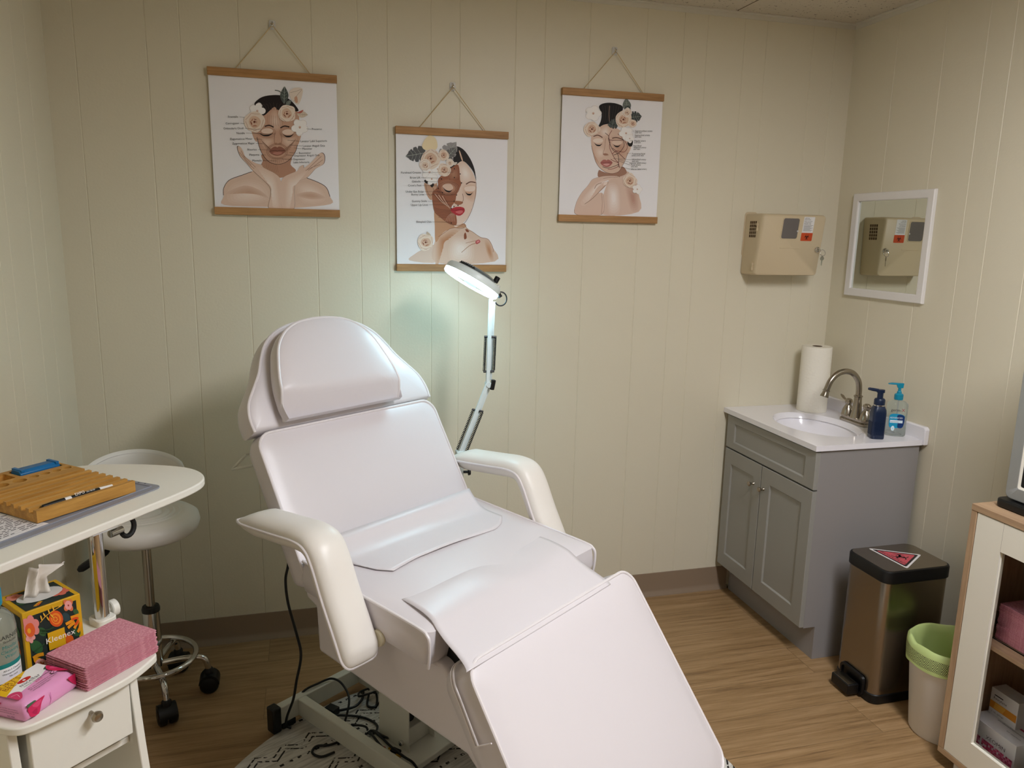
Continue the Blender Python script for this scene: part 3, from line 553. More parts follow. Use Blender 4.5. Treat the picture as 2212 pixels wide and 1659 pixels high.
    for q in (((822, 800), (822, 815)), ((815, 885), (790, 890)), ((812, 938), (775, 930)), ((798, 998), (765, 995)), ((800, 1050), (640, 1040)), ((778, 1070), (690, 1050)), ((790, 1095), (695, 1062)), ((790, 1130), (690, 1110))): a.line('#3a332f', q, 1.6, False)
    a.build('printed_chart', p)
chart_left(); chart_mid(); chart_right()
wall_hook('clear hook at top left of wall, holding the muscle-name print', -2.344, 2.291)
wall_hook('clear hook lower than its neighbours, holding the middle print', -1.713, 2.131)
wall_hook('clear hook at right of wall, holding the artery-name print', -1.078, 2.303)
# ------------------------------------------------------------------ round rug
rug = tag(G().lathe(M_rug, [(.0, 0), (.812, 0), (.8133, .003), (.812, .007), (.0, .007)], 96).build('round_rug', smooth=40), 'round grey rug with black zigzag pattern under the treatment chair', 'rug')
rug.location = (-1.838, -1.227, .0005); rug.rotation_euler = (0, 0, R(28))

# ------------------------------------------------------------------ treatment chair: local x across, local -y towards the foot
TH = R(35.096); CX, CY = -1.9377, -.9
chair = thing('treatment_chair', 'white vinyl reclining treatment chair with armrests, centre of the room', 'chair', (CX, CY, 0), TH)
def cw(s, l, z): return V((CX+s*sin(TH)+l*cos(TH), CY-s*cos(TH)+l*sin(TH), z))
FB = frame((0, .14, .713), (1, 0, 0), (0, .52, .854), (0, -.854, .52))
def F_off(F, n): q = F.copy(); q.translation = F.translation+F.to_3x3() @ V((0, 0, n)); return q
# backrest
g = G(); rg = cushion(g, M_vinyl, rrect(-.331, -.035, .331, .388, (.045, .045, .02, .02), 6), FB, .078, .010, .014)
o = g.build('backrest', chair, smooth=60)
G().tube(M_pipe, rg, .0042, 8, True).build('piping', o)
# headrest, bell shaped
hl = [(.329, .398), (.331, .43), (.326, .46), (.314, .488), (.286, .525), (.256, .565), (.232, .61), (.205, .65), (.165, .682), (.11, .704), (.05, .712), (0, .713)]
hout = [(p.x, p.y) for p in spline([(u, v, 0) for u, v in hl]+[(-u, v, 0) for u, v in hl[-2::-1]], 3)]
g = G(); rg = cushion(g, M_vinyl, hout, FB, .085, .012, .016)
o = g.build('headrest', chair, smooth=60)
G().tube(M_pipe, [p for p in rg], .0042, 8, False).build('piping', o)
gs = G()
for k in range(60):
    u = -.315+.63*k/59
    gs.tube(M_stitch, [FB @ V((u-.0035, .408, .0035)), FB @ V((u+.0025, .408, .0035))], .0008, 4)
gs.build('stitching', o, smooth=0)
# head pillow: D shape, lower face folded back
pl = [(.205, .405), (.210, .44), (.206, .50), (.190, .56), (.168, .615), (.132, .655), (.085, .679), (.03, .688), (0, .689)]
pout = [(p.x-.042, p.y) for p in spline([(u, v, 0) for u, v in pl]+[(-u, v, 0) for u, v in pl[-2::-1]], 4)]
g = G(); FP = F_off(FB, .072)
hf = lambda u, v: -max(0, .470-v-.05*(u+.04))*.62
rg = cushion(g, M_vinyl, pout, FP, .062, .012, .012, hf, rings=20)
o = g.build('head_pillow', chair, smooth=60)
G().tube(M_pipe, rg, .0042, 8, False).build('piping', o)
# seat
FS = frame((0, .092, .737), (-1, 0, 0), (0, -.998, -.065), (0, -.065, .998))
g = G(); rg = cushion(g, M_vinyl, rrect(-.333, -.05, .333, .433, (.02, .02, .02, .02), 5), FS, .094, .012, .012)
seat = g.build('seat', chair, smooth=60)
side = [p for p in rg if True]
for sg in (-1, 1):
    e = [FS @ V((sg*.334, v, .001)) for v in (-.045, .1, .25, .40)]+[FS @ V((sg*.334, .428, -.006)), FS @ V((sg*.334, .437, -.02)), FS @ V((sg*.333, .438, -.06)), FS @ V((sg*.331, .434, -.088))]
    G().tube(M_pipe, spline(e, 4), .0042, 8).build('piping', seat)

# loose vinyl flap in front of the backrest
def sheet(name, parent, rows, m, th=.0016):
    g = G(); n = len(rows[0]); g.add([p for r in rows for p in r], [(k*n+i, k*n+i+1, (k+1)*n+i+1, (k+1)*n+i) for k in range(len(rows)-1) for i in range(n-1)], m)
    return g.build(name, parent, smooth=80, solid=th)
edge = [(-.267, .066), (-.24, .14), (-.213, .176), (-.17, .170), (-.12, .164), (0, .168), (.129, .174), (.184, .179), (.225, .165), (.262, .138), (.275, .125)]
def vedge(l):
    for (a, b), (c, d) in zip(edge, edge[1:]):
        if l <= c: return b+(d-b)*(l-a)/(c-a)
    return edge[-1][1]
def seat_crown(l, v):
    ins = max(0, min(.333-abs(l), .2415-abs(v-.1915))); q = min(1, 1.15*(ins/.2343)**(1/1.6)); return .012*(1-(1-q)**2.2)
rows = []
for k in range(13):
    t = k/12; r = []
    for i in range(41):
        l = -.266+.54*i/40; v = -.018+(vedge(l)+.018)*t
        n = seat_crown(l, v)+.0022+.032*max(0, 1-v/.07)**2 + .0012*(1+sin(l*21+1))*t*t + .004*t*t*max(0, sin(l*9+2.2))
        r.append(FS @ V((-l, v, n)))
    rows.append(r)
sheet('seat_flap', chair, rows, M_vinyl)
# vinyl bridge from the seat front down to the leg rest
pr = [(.195, .7262), (.215, .7278), (.245, .7276), (.285, .7250), (.318, .7198), (.340, .7125), (.375, .700), (.42, .688), (.452, .679), (.468, .673)]
pr2 = spline([(a, b, 0) for a, b in pr], 3); rows = []
for k, p in enumerate(pr2):
    t = k/(len(pr2)-1); L0 = -.285-.06*t**1.5; R0 = .252-.028*t; r = []
    for i in range(37):
        q = i/36; l = L0+(R0-L0)*q
        dz = .0025*sin(q*7+t*5)*sin(pi*t)+.006*sin(pi*t)*math.exp(-((q-.35-t*.3)/.18)**2)-.004*sin(pi*t)*math.exp(-((q-.62)/.12)**2)
        r.append(V((l, -p.x, p.y+dz-.004*sin(pi*q)*max(0, t-.5))))
    rows.append(r)
sheet('front_flap', chair, rows, M_vinyl)
# leg rest
FL = frame((0, -.461, .668), (-1, 0, 0), (0, -.582, -.813), (0, -.813, .582))
g = G(); rg = cushion(g, M_vinyl, [(u*(1+.03*min(1, max(0, v)/.3)), v) for u, v in rrect(-.333, -.012, .333, .56, (.05, .05, .045, .045), 6)], FL, .108, .016, .014)
leg = g.build('leg_rest', chair, smooth=60)
G().tube(M_pipe, rg, .0044, 8, True).build('piping', leg)
gz = G()
for dz in (-.045, -.054): gz.tube(M_pipe, spline([FL @ V((.25, -.0195, dz)), FL @ V((.32, -.019, dz)), FL @ V((.343, .01, dz)), FL @ V((.3465, .05, dz)), FL @ V((.3495, .15, dz-.004))], 5), .0022, 6)
gz.tube(M_pipe, [FL @ V((.3495, .15, -.062)), FL @ V((.3495, .152, -.004))], .0018, 6)
gz.build('zip_seam', leg)
# skirt under the seat
sk = [(-.181, .645), (-.176, .612), (-.134, .598), (-.126, .470), (.43, .428), (.478, .39), (.52, .42), (.395, .585), (.352, .625), (-.10, .645)]
F_side = frame((0, 0, 0), (0, -1, 0), (0, 0, 1), (-1, 0, 0))
G().prism(M_vinyl, sk, -.302, .302, F_side).build('skirt', chair, bevel=.012, seg=3)
G().prism(M_black, [(.30, .52), (.44, .52), (.44, .605), (.36, .655), (.30, .655)], -.27, .27, F_side).build('gap_shade_block', chair, bevel=.004)  # black block added as the shade in the gap between seat and leg rest
# armrests: padded bent strap with piping along both edges
def armrest(sg):
    path = spline([(-.278, .846, 0), (-.19, .851, 0), (-.085, .860, 0), (-.01, .866, 0), (.034, .857, 0), (.062, .822, 0), (.098, .748, 0), (.138, .674, 0), (.165, .622, 0), (.176, .598, 0)], 6)
    lc = sg*.393; g = G(); rs = []; N = len(path); e1 = []; e2 = []
    acc = [0]
    for a, b in zip(path, path[1:]): acc.append(acc[-1]+(b-a).length)
    tot = acc[-1]
    for i, p in enumerate(path):
        T = (path[min(i+1, N-1)]-path[max(i-1, 0)]).normalized(); Nn = V((-T.y, T.x, 0))
        q = acc[i]; a = min(1, q/.07); b = min(1, (tot-q)/.035)
        ht = .030*a**.7*b**.5+.001; hb = .034*a**.6*b**.5+.001
        hw = .0525*(.55+.45*(1-(1-b)**2.2)**.5)*(.8+.2*min(1, q/.03))
        r = []
        for k in range(24):
            t = 2*pi*k/24; c, s_ = cos(t), sin(t)
            x = hw*(abs(c)**.8)*(1 if c > 0 else -1); n = (ht if s_ > 0 else hb)*(abs(s_)**.8)*(1 if s_ > 0 else -1)
            P = p+Nn*n; r.append(V((lc+x, -P.x, P.y)))
        rs.append(r); e1.append(V((lc+hw, -p.x, p.y))); e2.append(V((lc-hw, -p.x, p.y)))
    g.rings(M_arm, rs); o = g.build('armrest', chair, smooth=70)
    G().tube(M_pipe, e1+e2[::-1], .0042, 8, True).build('piping', o)
    G().lathe(mat('cream_plastic', '#d9d0b4', .5), [(.02, 0), (.022, .004), (.02, .012)], 20, frame((sg*.332, -.17, .638), (0, 1, 0), (0, 0, 1), (sg, 0, 0))).build('pivot_washer', o)
armrest(-1); armrest(1)
# paper-roll wire behind the backrest
G().tube(M_frame, [(-.20, .43, .967), (-.30, .445, .963), (-.302, .521, .905), (-.302, .522, .903), (-.298, .42, .935), (-.15, .41, .935)], .0042, 8).build('roll_holder', chair)
# base
g = G()
g.box(M_frame, (-.21, .477, .03), (.21, .507, .09))
g.box(M_frame, (-.139, -.55, .03), (-.109, .477, .0895)).box(M_frame, (.109, -.55, .03), (.139, .477, .0895))
g.box(M_frame, (-.21, -.58, .03), (.21, -.55, .09))
g.box(M_frame, (-.109, -.012, .03), (.109, .195, .05))
bf = g.build('base_frame', chair, bevel=.003)
for sx in (-1, 1):
    for y0 in (.472, -.585): G().box(M_black, (min(sx*.205, sx*.236), y0, .009), (max(sx*.205, sx*.236), y0+.04, .096)).build('end_cap', bf, bevel=.005)
    G().box(M_black, (min(sx*.15, sx*.2), .475, .0085), (max(sx*.15, sx*.2), .51, .03)).build('rubber_foot', bf, bevel=.004)
g = G().box(M_frame, (-.045, .047, .05), (-.041, .184, .60)).box(M_frame, (.061, .047, .05), (.065, .184, .60)).box(M_frame, (-.041, .180, .05), (.061, .184, .60)).box(M_frame, (-.041, .07, .05), (.061, .16, .11))
g.cyl(M_blackm, (.01, .115, .11), (.01, .115, .58), .022, 16)
col = g.build('lift_column', chair, bevel=.002)
G().cyl(M_chrome, (-.046, .075, .075), (-.056, .075, .075), .009, 6).build('bolt', col, bevel=.001)

# ------------------------------------------------------------------ cables
def cl(pts): return [cw(s, l, z) for s, l, z in pts]
tag(G().tube(M_cable, spline(cl([(-.33, -.17, .74), (-.395, -.195, .66), (-.412, -.2, .596), (-.428, -.2, .544), (-.419, -.2, .472), (-.382, -.2, .388), (-.361, -.2, .321), (-.39, -.2, .222), (-.412, -.2, .147), (-.45, -.2, .07), (-.47, -.192, .024), (-.46, -.18, .014)]), 6), .0042, 10).build('power_cable'), 'black cable hanging from the chair backrest down to its base', 'cable')
cb = thing('cable_bundle', 'tangle of black cables with red and yellow plugs under the chair', 'cables', cw(-.25, -.03, .008))
inv = -V(cw(-.25, -.03, .008))
def cab(pts, r=.0038, nm='cable'):
    return G().tube(M_cable, spline([p+inv for p in cl(pts)], 6), r, 8).build(nm, cb)
cab([(-.54, -.15, .014), (-.515, -.12, .06), (-.495, -.10, .0955), (-.491, -.05, .0975), (-.48, -.005, .099), (-.434, .003, .097), (-.365, -.02, .085), (-.33, -.06, .05), (-.31, -.1, .02), (-.28, -.13, .014)])
cab([(-.41, -.06, .02), (-.357, -.006, .014), (-.31, .014, .013), (-.262, .012, .013), (-.24, -.02, .013), (-.26, -.04, .013)])
cab([(-.26, -.16, .013), (-.274, -.20, .013), (-.309, -.207, .013), (-.325, -.18, .013), (-.30, -.15, .013), (-.28, -.10, .014), (-.25, -.045, .014)])
cab([(-.30, -.09, .013), (-.305, -.06, .03), (-.27, -.03, .028), (-.246, -.036, .018), (-.21, -.045, .05), (-.143, -.044, .0565), (-.098, .012, .056), (-.088, .05, .056), (-.108, .11, .08), (-.12, .13, .14)])
cab([(-.246, -.036, .02), (-.215, -.055, .045), (-.18, -.07, .056), (-.127, -.084, .056), (-.06, -.09, .056), (.0, -.085, .054), (.05, -.085, .03), (.09, -.088, .014)])
cab([(-.25, -.04, .018), (-.215, -.05, .05), (-.17, -.055, .056), (-.10, -.066, .056), (-.04, -.07, .056), (.0, -.07, .055), (.04, -.072, .03), (.08, -.076, .014)])
cab([(-.44, .10, .014), (-.40, .06, .022), (-.39, .02, .02), (-.41, -.03, .022), (-.43, -.06, .022)], .0045)
cab([(-.40, .115, .02), (-.37, .09, .05), (-.40, .05, .04), (-.43, .08, .03), (-.42, .12, .03)])
cab([(-.42, .13, .03), (-.38, .11, .02), (-.345, .075, .014), (-.37, .06, .014), (-.41, .1, .02)])
def plug(m, s, l, z, a, b, c, nm):
    g = G(); g.M = MX.Translation(cw(s, l, z)+inv) @ MX.Rotation(TH+R(10), 4, 'Z'); g.box(m, (-a/2, -b/2, 0), (a/2, b/2, c)); g.build(nm, cb, bevel=.001)
M_red = mat('red_plastic', '#b01322', .4); M_yel = mat('yellow_plastic', '#b28a12', .45)
plug(M_red, -.127, -.084, .0435, .012, .022, .012, 'red_plug'); plug(M_red, -.082, -.094, .0435, .014, .03, .014, 'red_plug')
plug(M_yel, -.101, -.066, .0435, .012, .02, .010, 'yellow_plug'); plug(M_yel, -.062, -.072, .0435, .012, .02, .010, 'yellow_plug')
plug(M_black, -.083, -.066, .0425, .018, .03, .014, 'black_plug'); plug(M_black, -.085, -.112, .0425, .02, .045, .016, 'black_plug'); plug(M_black, -.425, -.045, .012, .03, .04, .024, 'black_plug')
plug(mat('zip_tie', '#e8e4dc', .5), -.248, -.036, .01, .012, .006, .016, 'cable_tie'); plug(_m['zip_tie'], -.40, .115, .014, .012, .006, .018, 'cable_tie')

# ------------------------------------------------------------------ magnifier lamp on a floor stand
LY = -.35
lamp = thing('magnifier_lamp', 'lit white magnifier lamp on jointed spring arm behind the chair', 'lamp', (-1.745, LY, 0))
def lp(x, z, dy=0): return V((x+1.745, dy, z))
hc = lp(-1.7085, 1.4345); du = V((.862, 0, -.508)); dn = V((.507, .05, .86)).normalized(); du = (du-dn*du.dot(dn)).normalized(); dw = dn.cross(du)
FH = frame(hc-dn*.012, du, dw, dn)
hd = G().lathe(M_lampw, [(.086, .0165), (.1035, .017), (.1035, .030), (.098, .040), (.084, .044), (.074, .045)], 48, FH).build('lamp_head', lamp)
M_ring = mat('led_ring', '#e9ffff', .4, emit=('#bdefff', 36.0))
G().rings(M_ring, [[FH @ V((r*cos(2*pi*j/48), r*sin(2*pi*j/48), z)) for j in range(48)] for r, z in ((.076, .015), (.076, .006), (.082, .0012), (.098, .001), (.1025, .005), (.1033, .0165))], True, False, False).build('led_ring', hd)
G().lathe(M_acryl, [(.001, -.004), (.03, -.002), (.06, .003), (.075, .009), (.06, .014), (.001, .018)], 32, FH).build('lens', hd)
G().lathe(mat('grey_lens_cover', '#5c6567', .2), [(.074, .0445), (.070, .052), (.058, .058), (.02, .061), (.001, .0615)], 40, FH).build('lens_cover', hd)
g = G()
for a in range(4):
    g.tube(M_blackm, [FH @ V((.077*cos(R(200+a*12+k*3)), .077*sin(R(200+a*12+k*3)), .047+.006*(k % 2))) for k in range(5)], .002, 6)
g.build('grip_rim', hd)
G().cyl(M_black, FH @ V((.070, -.012, .052)), FH @ V((.070, -.012, .074)), .0095, 14).build('lid_knob', hd, bevel=.002)
G().cyl(M_clear, FH @ V((.088, -.01, .038)), FH @ V((.088, -.01, .05)), .006, 12).build('hinge_pin', hd)
G().tube(M_cable, [lp(-1.605, 1.377)+V((.0215*cos(t), -.006, .024*sin(t)))+V((0, 0, 0)) for t in [R(135-k*11) for k in range(27)]], .0024, 8).build('head_cable', lamp)
G().cyl(M_black, FH @ V((.100, 0, .028)), FH @ V((.116, 0, .020)), .008, 12).build('head_joint', lamp)
def bar(g, m, a, b, wx, wy):
    a, b = V(a), V(b); z = (b-a).normalized(); x = V((0, 1, 0)).cross(z).normalized(); y = z.cross(x); F = frame(a, x, y, z)
    g.prism(m, [(-wx, -wy), (wx, -wy), (wx, wy), (-wx, wy)], 0, (b-a).length, F)
A0, A1, A2 = lp(-1.637, 1.376), lp(-1.644, 1.078), lp(-1.742, .83)
g = G(); bar(g, M_lampw, A1+V((-.004, -.008, 0)), A0+V((-.004, -.008, 0)), .0065, .005); bar(g, M_lampw, A1+V((.010, .008, .01)), A0+V((.011, .008, -.01)), .0045, .005); ua = g.build('upper_arm', lamp, bevel=.001)
g = G(); bar(g, M_lampw, A2+V((-.004, -.008, 0)), A1+V((-.004, -.008, 0)), .0065, .005); bar(g, M_lampw, A2+V((.012, .008, 0)), A1+V((.012, .008, 0)), .0045, .005); la = g.build('lower_arm', lamp, bevel=.001)
def spring(a, b, par):
    a, b = V(a), V(b); F = axis_frame(a, b); L = (b-a).length; n = 26
    G().tube(M_blackm, [F @ V((.0042*cos(t*2*pi*n), .0042*sin(t*2*pi*n), t*L)) for t in [k/(n*8) for k in range(n*8+1)]], .0015, 5).build('spring', par)
def xbar(p, q, par, nm='spring_bar'): G().tube(M_black, [p, q], .0042, 8).build(nm, par)
u0, u1 = A1+(A0-A1)*.15, A1+(A0-A1)*.55
for dx in (-.018, .017): spring(u0+V((dx, -.004, 0)), u1+V((dx+.001, -.004, 0)), ua)
xbar(u1+V((-.021, -.004, .003)), u1+V((.022, -.004, .001)), ua); xbar(u0+V((-.02, -.004, -.002)), u0+V((.019, -.004, -.002)), ua)
l0, l1 = A1+(A2-A1)*.40, A1+(A2-A1)*.98
for dx in (-.016, .018): spring(l0+V((dx, -.004, dx*-.3)), l1+V((dx, -.004, dx*-.3)), la)
xbar(l0+V((-.019, -.004, .006)), l0+V((.021, -.004, -.004)), la)
G().cyl(M_lampw, A1+V((0, -.016, -.004)), A1+V((0, .016, -.004)), .010, 16).build('elbow_joint', lamp)
g = G(); bar(g, M_black, A1+V((.010, -.012, -.022)), A1+V((.017, -.012, .014)), .0075, .008); g.build('elbow_knob', lamp, bevel=.003)
G().cyl(M_lampw, (0, 0, .02), (0, 0, .80), .0095, 16).cyl(M_lampw, (0, 0, .70), (0, 0, .80), .014, 16).build('stand_pole', lamp)
G().box(M_lampw, (-.014, -.018, .79), (.016, .018, .835)).build('arm_bracket', lamp, bevel=.003)
g = G(); g.cyl(M_black, (.012, -.01, .757), (.030, -.012, .757), .005, 10); g.lathe(M_black, [(.012, 0), (.014, .003), (.012, .009)], 8, frame((.028, -.012, .757), (0, 1, 0), (0, 0, 1), (1, 0, 0))); g.build('height_knob', lamp, bevel=.001)
G().lathe(M_lampw, [(.063, 0), (.064, .006), (.058, .018), (.012, .024), (.012, .05)], 32).build('stand_base', lamp)
from mathutils.geometry import tessellate_polygon
def gg(loc=(0, 0, 0), rz=0):
    g = G(); g.M = (MX.Translation(V(loc)) @ MX.Rotation(rz, 4, 'Z')).inverted(); return g
def holed_top(g, m, outer, holes, z):
    vs = [V((*p, z)) for p in outer]; loops = [[V((*p, 0)) for p in outer]]; pts = list(outer)
    for h in holes: loops.append([V((*p, 0)) for p in h]); pts += h
    tri = tessellate_polygon(loops); fs = []
    for a, b, c in tri:
        A = (pts[b][0]-pts[a][0])*(pts[c][1]-pts[a][1])-(pts[b][1]-pts[a][1])*(pts[c][0]-pts[a][0])
        if abs(A) > 1e-12: fs.append((a, b, c) if A > 0 else (a, c, b))
    g.add([(*p, z) for p in pts], fs, m)
def circ(cx, cy, rx, ry=None, n=20): return [(cx+rx*cos(2*pi*i/n), cy+(ry or rx)*sin(2*pi*i/n)) for i in range(n)]
def biohazard(g, m, F, s):
    def arc(cx, cy, r, a0, a1, w0, w1, n=22):
        o = []; i_ = []
        for k in range(n+1):
            t = k/n; a = a0+(a1-a0)*t; w = w0+(w1-w0)*abs(sin(pi*t))**.8
            o.append((cx+(r+w/2)*cos(a), cy+(r+w/2)*sin(a))); i_.append((cx+(r-w/2)*cos(a), cy+(r-w/2)*sin(a)))
        vs = [F @ V((*p, 0)) for p in o+i_]; q = n+1
        g.add(vs, [(k, k+1, q+k+1, q+k) for k in range(n)], m)
    for k in range(3):
        a = R(90+120*k); cx, cy = .42*s*cos(a), .42*s*sin(a)
        arc(cx, cy, .40*s, a+R(25), a+R(335), .02*s, .17*s)
    for k in range(3): arc(0, 0, .38*s, R(90+120*k-50), R(90+120*k+50), .07*s, .07*s)
    arc(0, 0, .12*s, 0, 2*pi, .07*s, .07*s)

# ------------------------------------------------------------------ rolling stool
st = thing('rolling_stool', 'white padded rolling stool with low backrest and chrome foot ring', 'stool', (-2.80, -.33, 0))
pr_ = [(.001, .598), (.12, .600), (.150, .604), (.165, .616), (.172, .636), (.168, .656), (.152, .668), (.132, .672)]
for r in (.114, .096, .078): pr_ += [(r+.008, .6755), (r+.003, .6715), (r-.001, .6715), (r-.005, .6765)]
pr_ += [(.062, .677), (.058, .6725), (.054, .6725), (.050, .678), (.001, .679)]
o = G().lathe(M_stoolv, pr_, 64).build('seat', st, smooth=60)
g = G(); rs = []
for i in range(33):
    t = i/32; a = R(172-116*t); e = (sin(pi*t))**.3 if 0 < t < 1 else 0.0
    zt = .772+.070*max(0, sin(pi*t))**.5; zb = .765-.060*max(0, sin(pi*t))**.3; r0 = .196; th = .014*e+.0015; ring = []
    for k in range(16):
        b = 2*pi*k/16; zz = (zt+zb)/2+(zt-zb)/2*sin(b); rr = r0+th*cos(b)*(1 if abs(sin(b)) < .95 else .6)
        ring.append(V((rr*cos(a), rr*sin(a), zz)))
    rs.append(ring)
g.rings(M_stoolv, rs); bk = g.build('backrest', st, smooth=70)
gs = G()
for i in range(2, 90):
    t = i/92; a = R(172-116*t); zt = .772+.070*max(0, sin(pi*t))**.5-.010
    a2 = R(172-116*(t+.006)); gs.tube(M_stitch, [(.1835*cos(a), .1835*sin(a), zt), (.1835*cos(a2), .1835*sin(a2), zt)], .0009, 4)
gs.build('stitching', bk, smooth=0)
a = R(115)
G().tube(M_chrome, spline([(.05*cos(a), .05*sin(a), .590), (.17*cos(a), .17*sin(a), .590), (.215*cos(a), .215*sin(a), .62), (.215*cos(a), .215*sin(a), .77)], 6), .010, 12).build('backrest_bracket', st)
G().cyl(M_nickel, (0, 0, .30), (0, 0, .60), .0145, 24).build('gas_lift', st)
g = G().lathe(M_chrome, [(.027, .125), (.027, .33)], 32); sl = g.build('column_sleeve', st)
G().lathe(M_black, [(.0285, .325), (.029, .335), (.026, .343), (.0155, .343)], 32).build('sleeve_cap', sl)
G().box(M_black, (-.06, -.06, .588), (.06, .06, .6)).build('seat_plate', st)
g = G(); g.tube(M_black, spline([(-.04, -.03, .593), (-.09, -.05, .583), (-.13, -.065, .560)], 4), .005, 8); g.tube(M_black, spline([(-.10, -.053, .577), (-.14, -.068, .552), (-.185, -.082, .525)], 4), [.008, .012, .013, .013, .012, .013, .013, .012, .006], 10); g.build('height_lever', st)
G().tube(M_chrome, [(.132*cos(2*pi*i/64), .132*sin(2*pi*i/64), .152) for i in range(64)], .0095, 12, True).build('foot_ring', st)
for k in range(5):
    a = R(-70+72*k); c, s_ = cos(a), sin(a)
    lg = G().tube(M_chrome, spline([(.02*c, .02*s_, .128), (.09*c, .09*s_, .134), (.138*c, .138*s_, .132), (.160*c, .160*s_, .118), (.170*c, .170*s_, .078)], 5), .0105, 12).build('leg', st)
    F = frame((.170*c, .170*s_, 0), (-s_, c, 0), (c, s_, 0), (0, 0, -1)); F2 = frame((.170*c, .170*s_, .0318), (c, s_, 0), (0, 0, 1), (s_, -c, 0))
    g = G()
    for q in (-1, 1): g.lathe(M_black, [(.001, q*.004), (.028, q*.004), (.0315, q*.008), (.0315, q*.025), (.026, q*.030), (.001, q*.030)][::q], 24, F2)
    g.prism(M_black, [(.034*cos(R(t)), .034*sin(R(t))+.004) for t in range(-5, 190, 13)], -.0285, .0285, F2)
    g.lathe(M_black, [(.016, .058), (.016, .080), (.011, .087)], 16, MX.Translation((.170*c, .170*s_, 0)))
    g.build('caster', lg, smooth=50)

# ------------------------------------------------------------------ side trolley with shelf, drawer and raised tray table
SA, SR = (-2.575, -1.443), R(43); TA, TR = (-2.69, -1.317), R(54)
def S2W(u, v, z): return V((SA[0]+u*cos(SR)-v*sin(SR), SA[1]+u*sin(SR)+v*cos(SR), z))
def T2W(u, v, z): return V((TA[0]+u*cos(TR)-v*sin(TR), TA[1]+u*sin(TR)+v*cos(TR), z))
tr = thing('trolley', 'white trolley with drawer, bowed shelf and raised table, at left', 'trolley', (*SA, 0), SR)
so = [(p.x, p.y) for p in spline([(.018, .03, 0), (.016, .008, 0), (0, -.006, 0), (-.06, -.027, 0), (-.118, -.031, 0), (-.20, -.029, 0), (-.24, -.024, 0), (-.258, -.010, 0), (-.270, .02, 0)], 5)]+[(-.275, .30), (.012, .30)]
sh = G().prism(M_white, so, .755, .77).build('shelf', tr, bevel=.003, seg=3)
prof = spline([(.004, .755, 0), (-.002, .68, 0), (-.016, .56, 0), (-.045, .38, 0), (-.080, .20, 0), (-.095, .05, 0)], 5)
for u0 in (-.045, -.262):
    G().prism(M_white, [(p.x, p.y) for p in prof]+[(.29, .05), (.27, .755)], u0, u0+.016, frame((0, 0, 0), (0, 1, 0), (0, 0, 1), (1, 0, 0))).build('side_panel', tr, bevel=.002)
G().box(M_white, (-.246, .26, .08), (-.046, .268, .754)).box(M_white, (-.246, -.06, .10), (-.046, .26, .115)).box(M_white, (-.246, .02, .605), (-.046, .26, .617)).build('carcass', tr, smooth=0)
dr = G().box(M_white, (-.233, -.010, .640), (-.053, .006, .751)).box(M_white, (-.228, .006, .650), (-.058, .25, .745)).build('drawer', tr, bevel=.002)
G().lathe(M_nickel, [(.004, 0), (.0035, .010), (.0085, .016), (.0105, .022), (.008, .027), (.001, .0285)], 20, frame((-.129, -.010, .727), (1, 0, 0), (0, 0, 1), (0, -1, 0))).build('knob', dr)
for u, v in ((-.25, -.06), (-.125, -.065), (-.25, .25), (-.05, .25)):
    G().cyl(M_black, (u-.01, v, .026), (u+.01, v, .026), .0255, 16).cyl(M_black, (u, v, .03), (u, v, .055), .008, 10).build('caster', tr)
pole = G().cyl(M_chrome, (.024, .207, .60), (.024, .207, .975), .0145, 24).build('pole', tr)
g = G().prism(M_white, rrect(.004, .185, .046, .232, .012), .745, .785); cb_ = g.build('pole_clamp', tr, bevel=.002)
g = G().lathe(M_white, [(.016, 0), (.018, .002), (.018, .014), (.015, .016)], 16, frame((.050, .225, .785), (0, 1, 0), (0, 0, 1), (1, 0, 0))); g.cyl(M_white, (.03, .222, .783), (.052, .225, .785), .006, 10); g.build('clamp_knob', cb_)
rel = TR-SR; d0 = MX.Rotation(-SR, 4, 'Z') @ V((TA[0]-SA[0], TA[1]-SA[1], 0))
TM = MX.Translation(d0) @ MX.Rotation(rel, 4, 'Z')
to = [(p.x, p.y) for p in spline([(.195, 0, 0), (.262, .003, 0), (.312, .013, 0), (.348, .036, 0), (.376, .078, 0), (.388, .132, 0), (.378, .20, 0), (.356, .268, 0), (.318, .345, 0), (.268, .392, 0), (.20, .410, 0)], 5)]+[(.02, .412), (-.26, 0)]
g = G(); g.M = TM; g.prism(M_white, to, .982, 1.0); tt = g.build('table_top', tr, bevel=.0035, seg=3)
g = G(); g.M = TM; g.box(M_chrome, (.01, .015, .974), (.075, .06, .982)); g.cyl(M_chrome, (.055, .02, .962), (.085, .02, .962), .008, 14)
g.tube(M_blackm, [(.098+.017*cos(R(t)), .018, .963+.020*sin(R(t))) for t in range(-150, 120, 18)], .0055, 8); g.build('tilt_lever', tt)

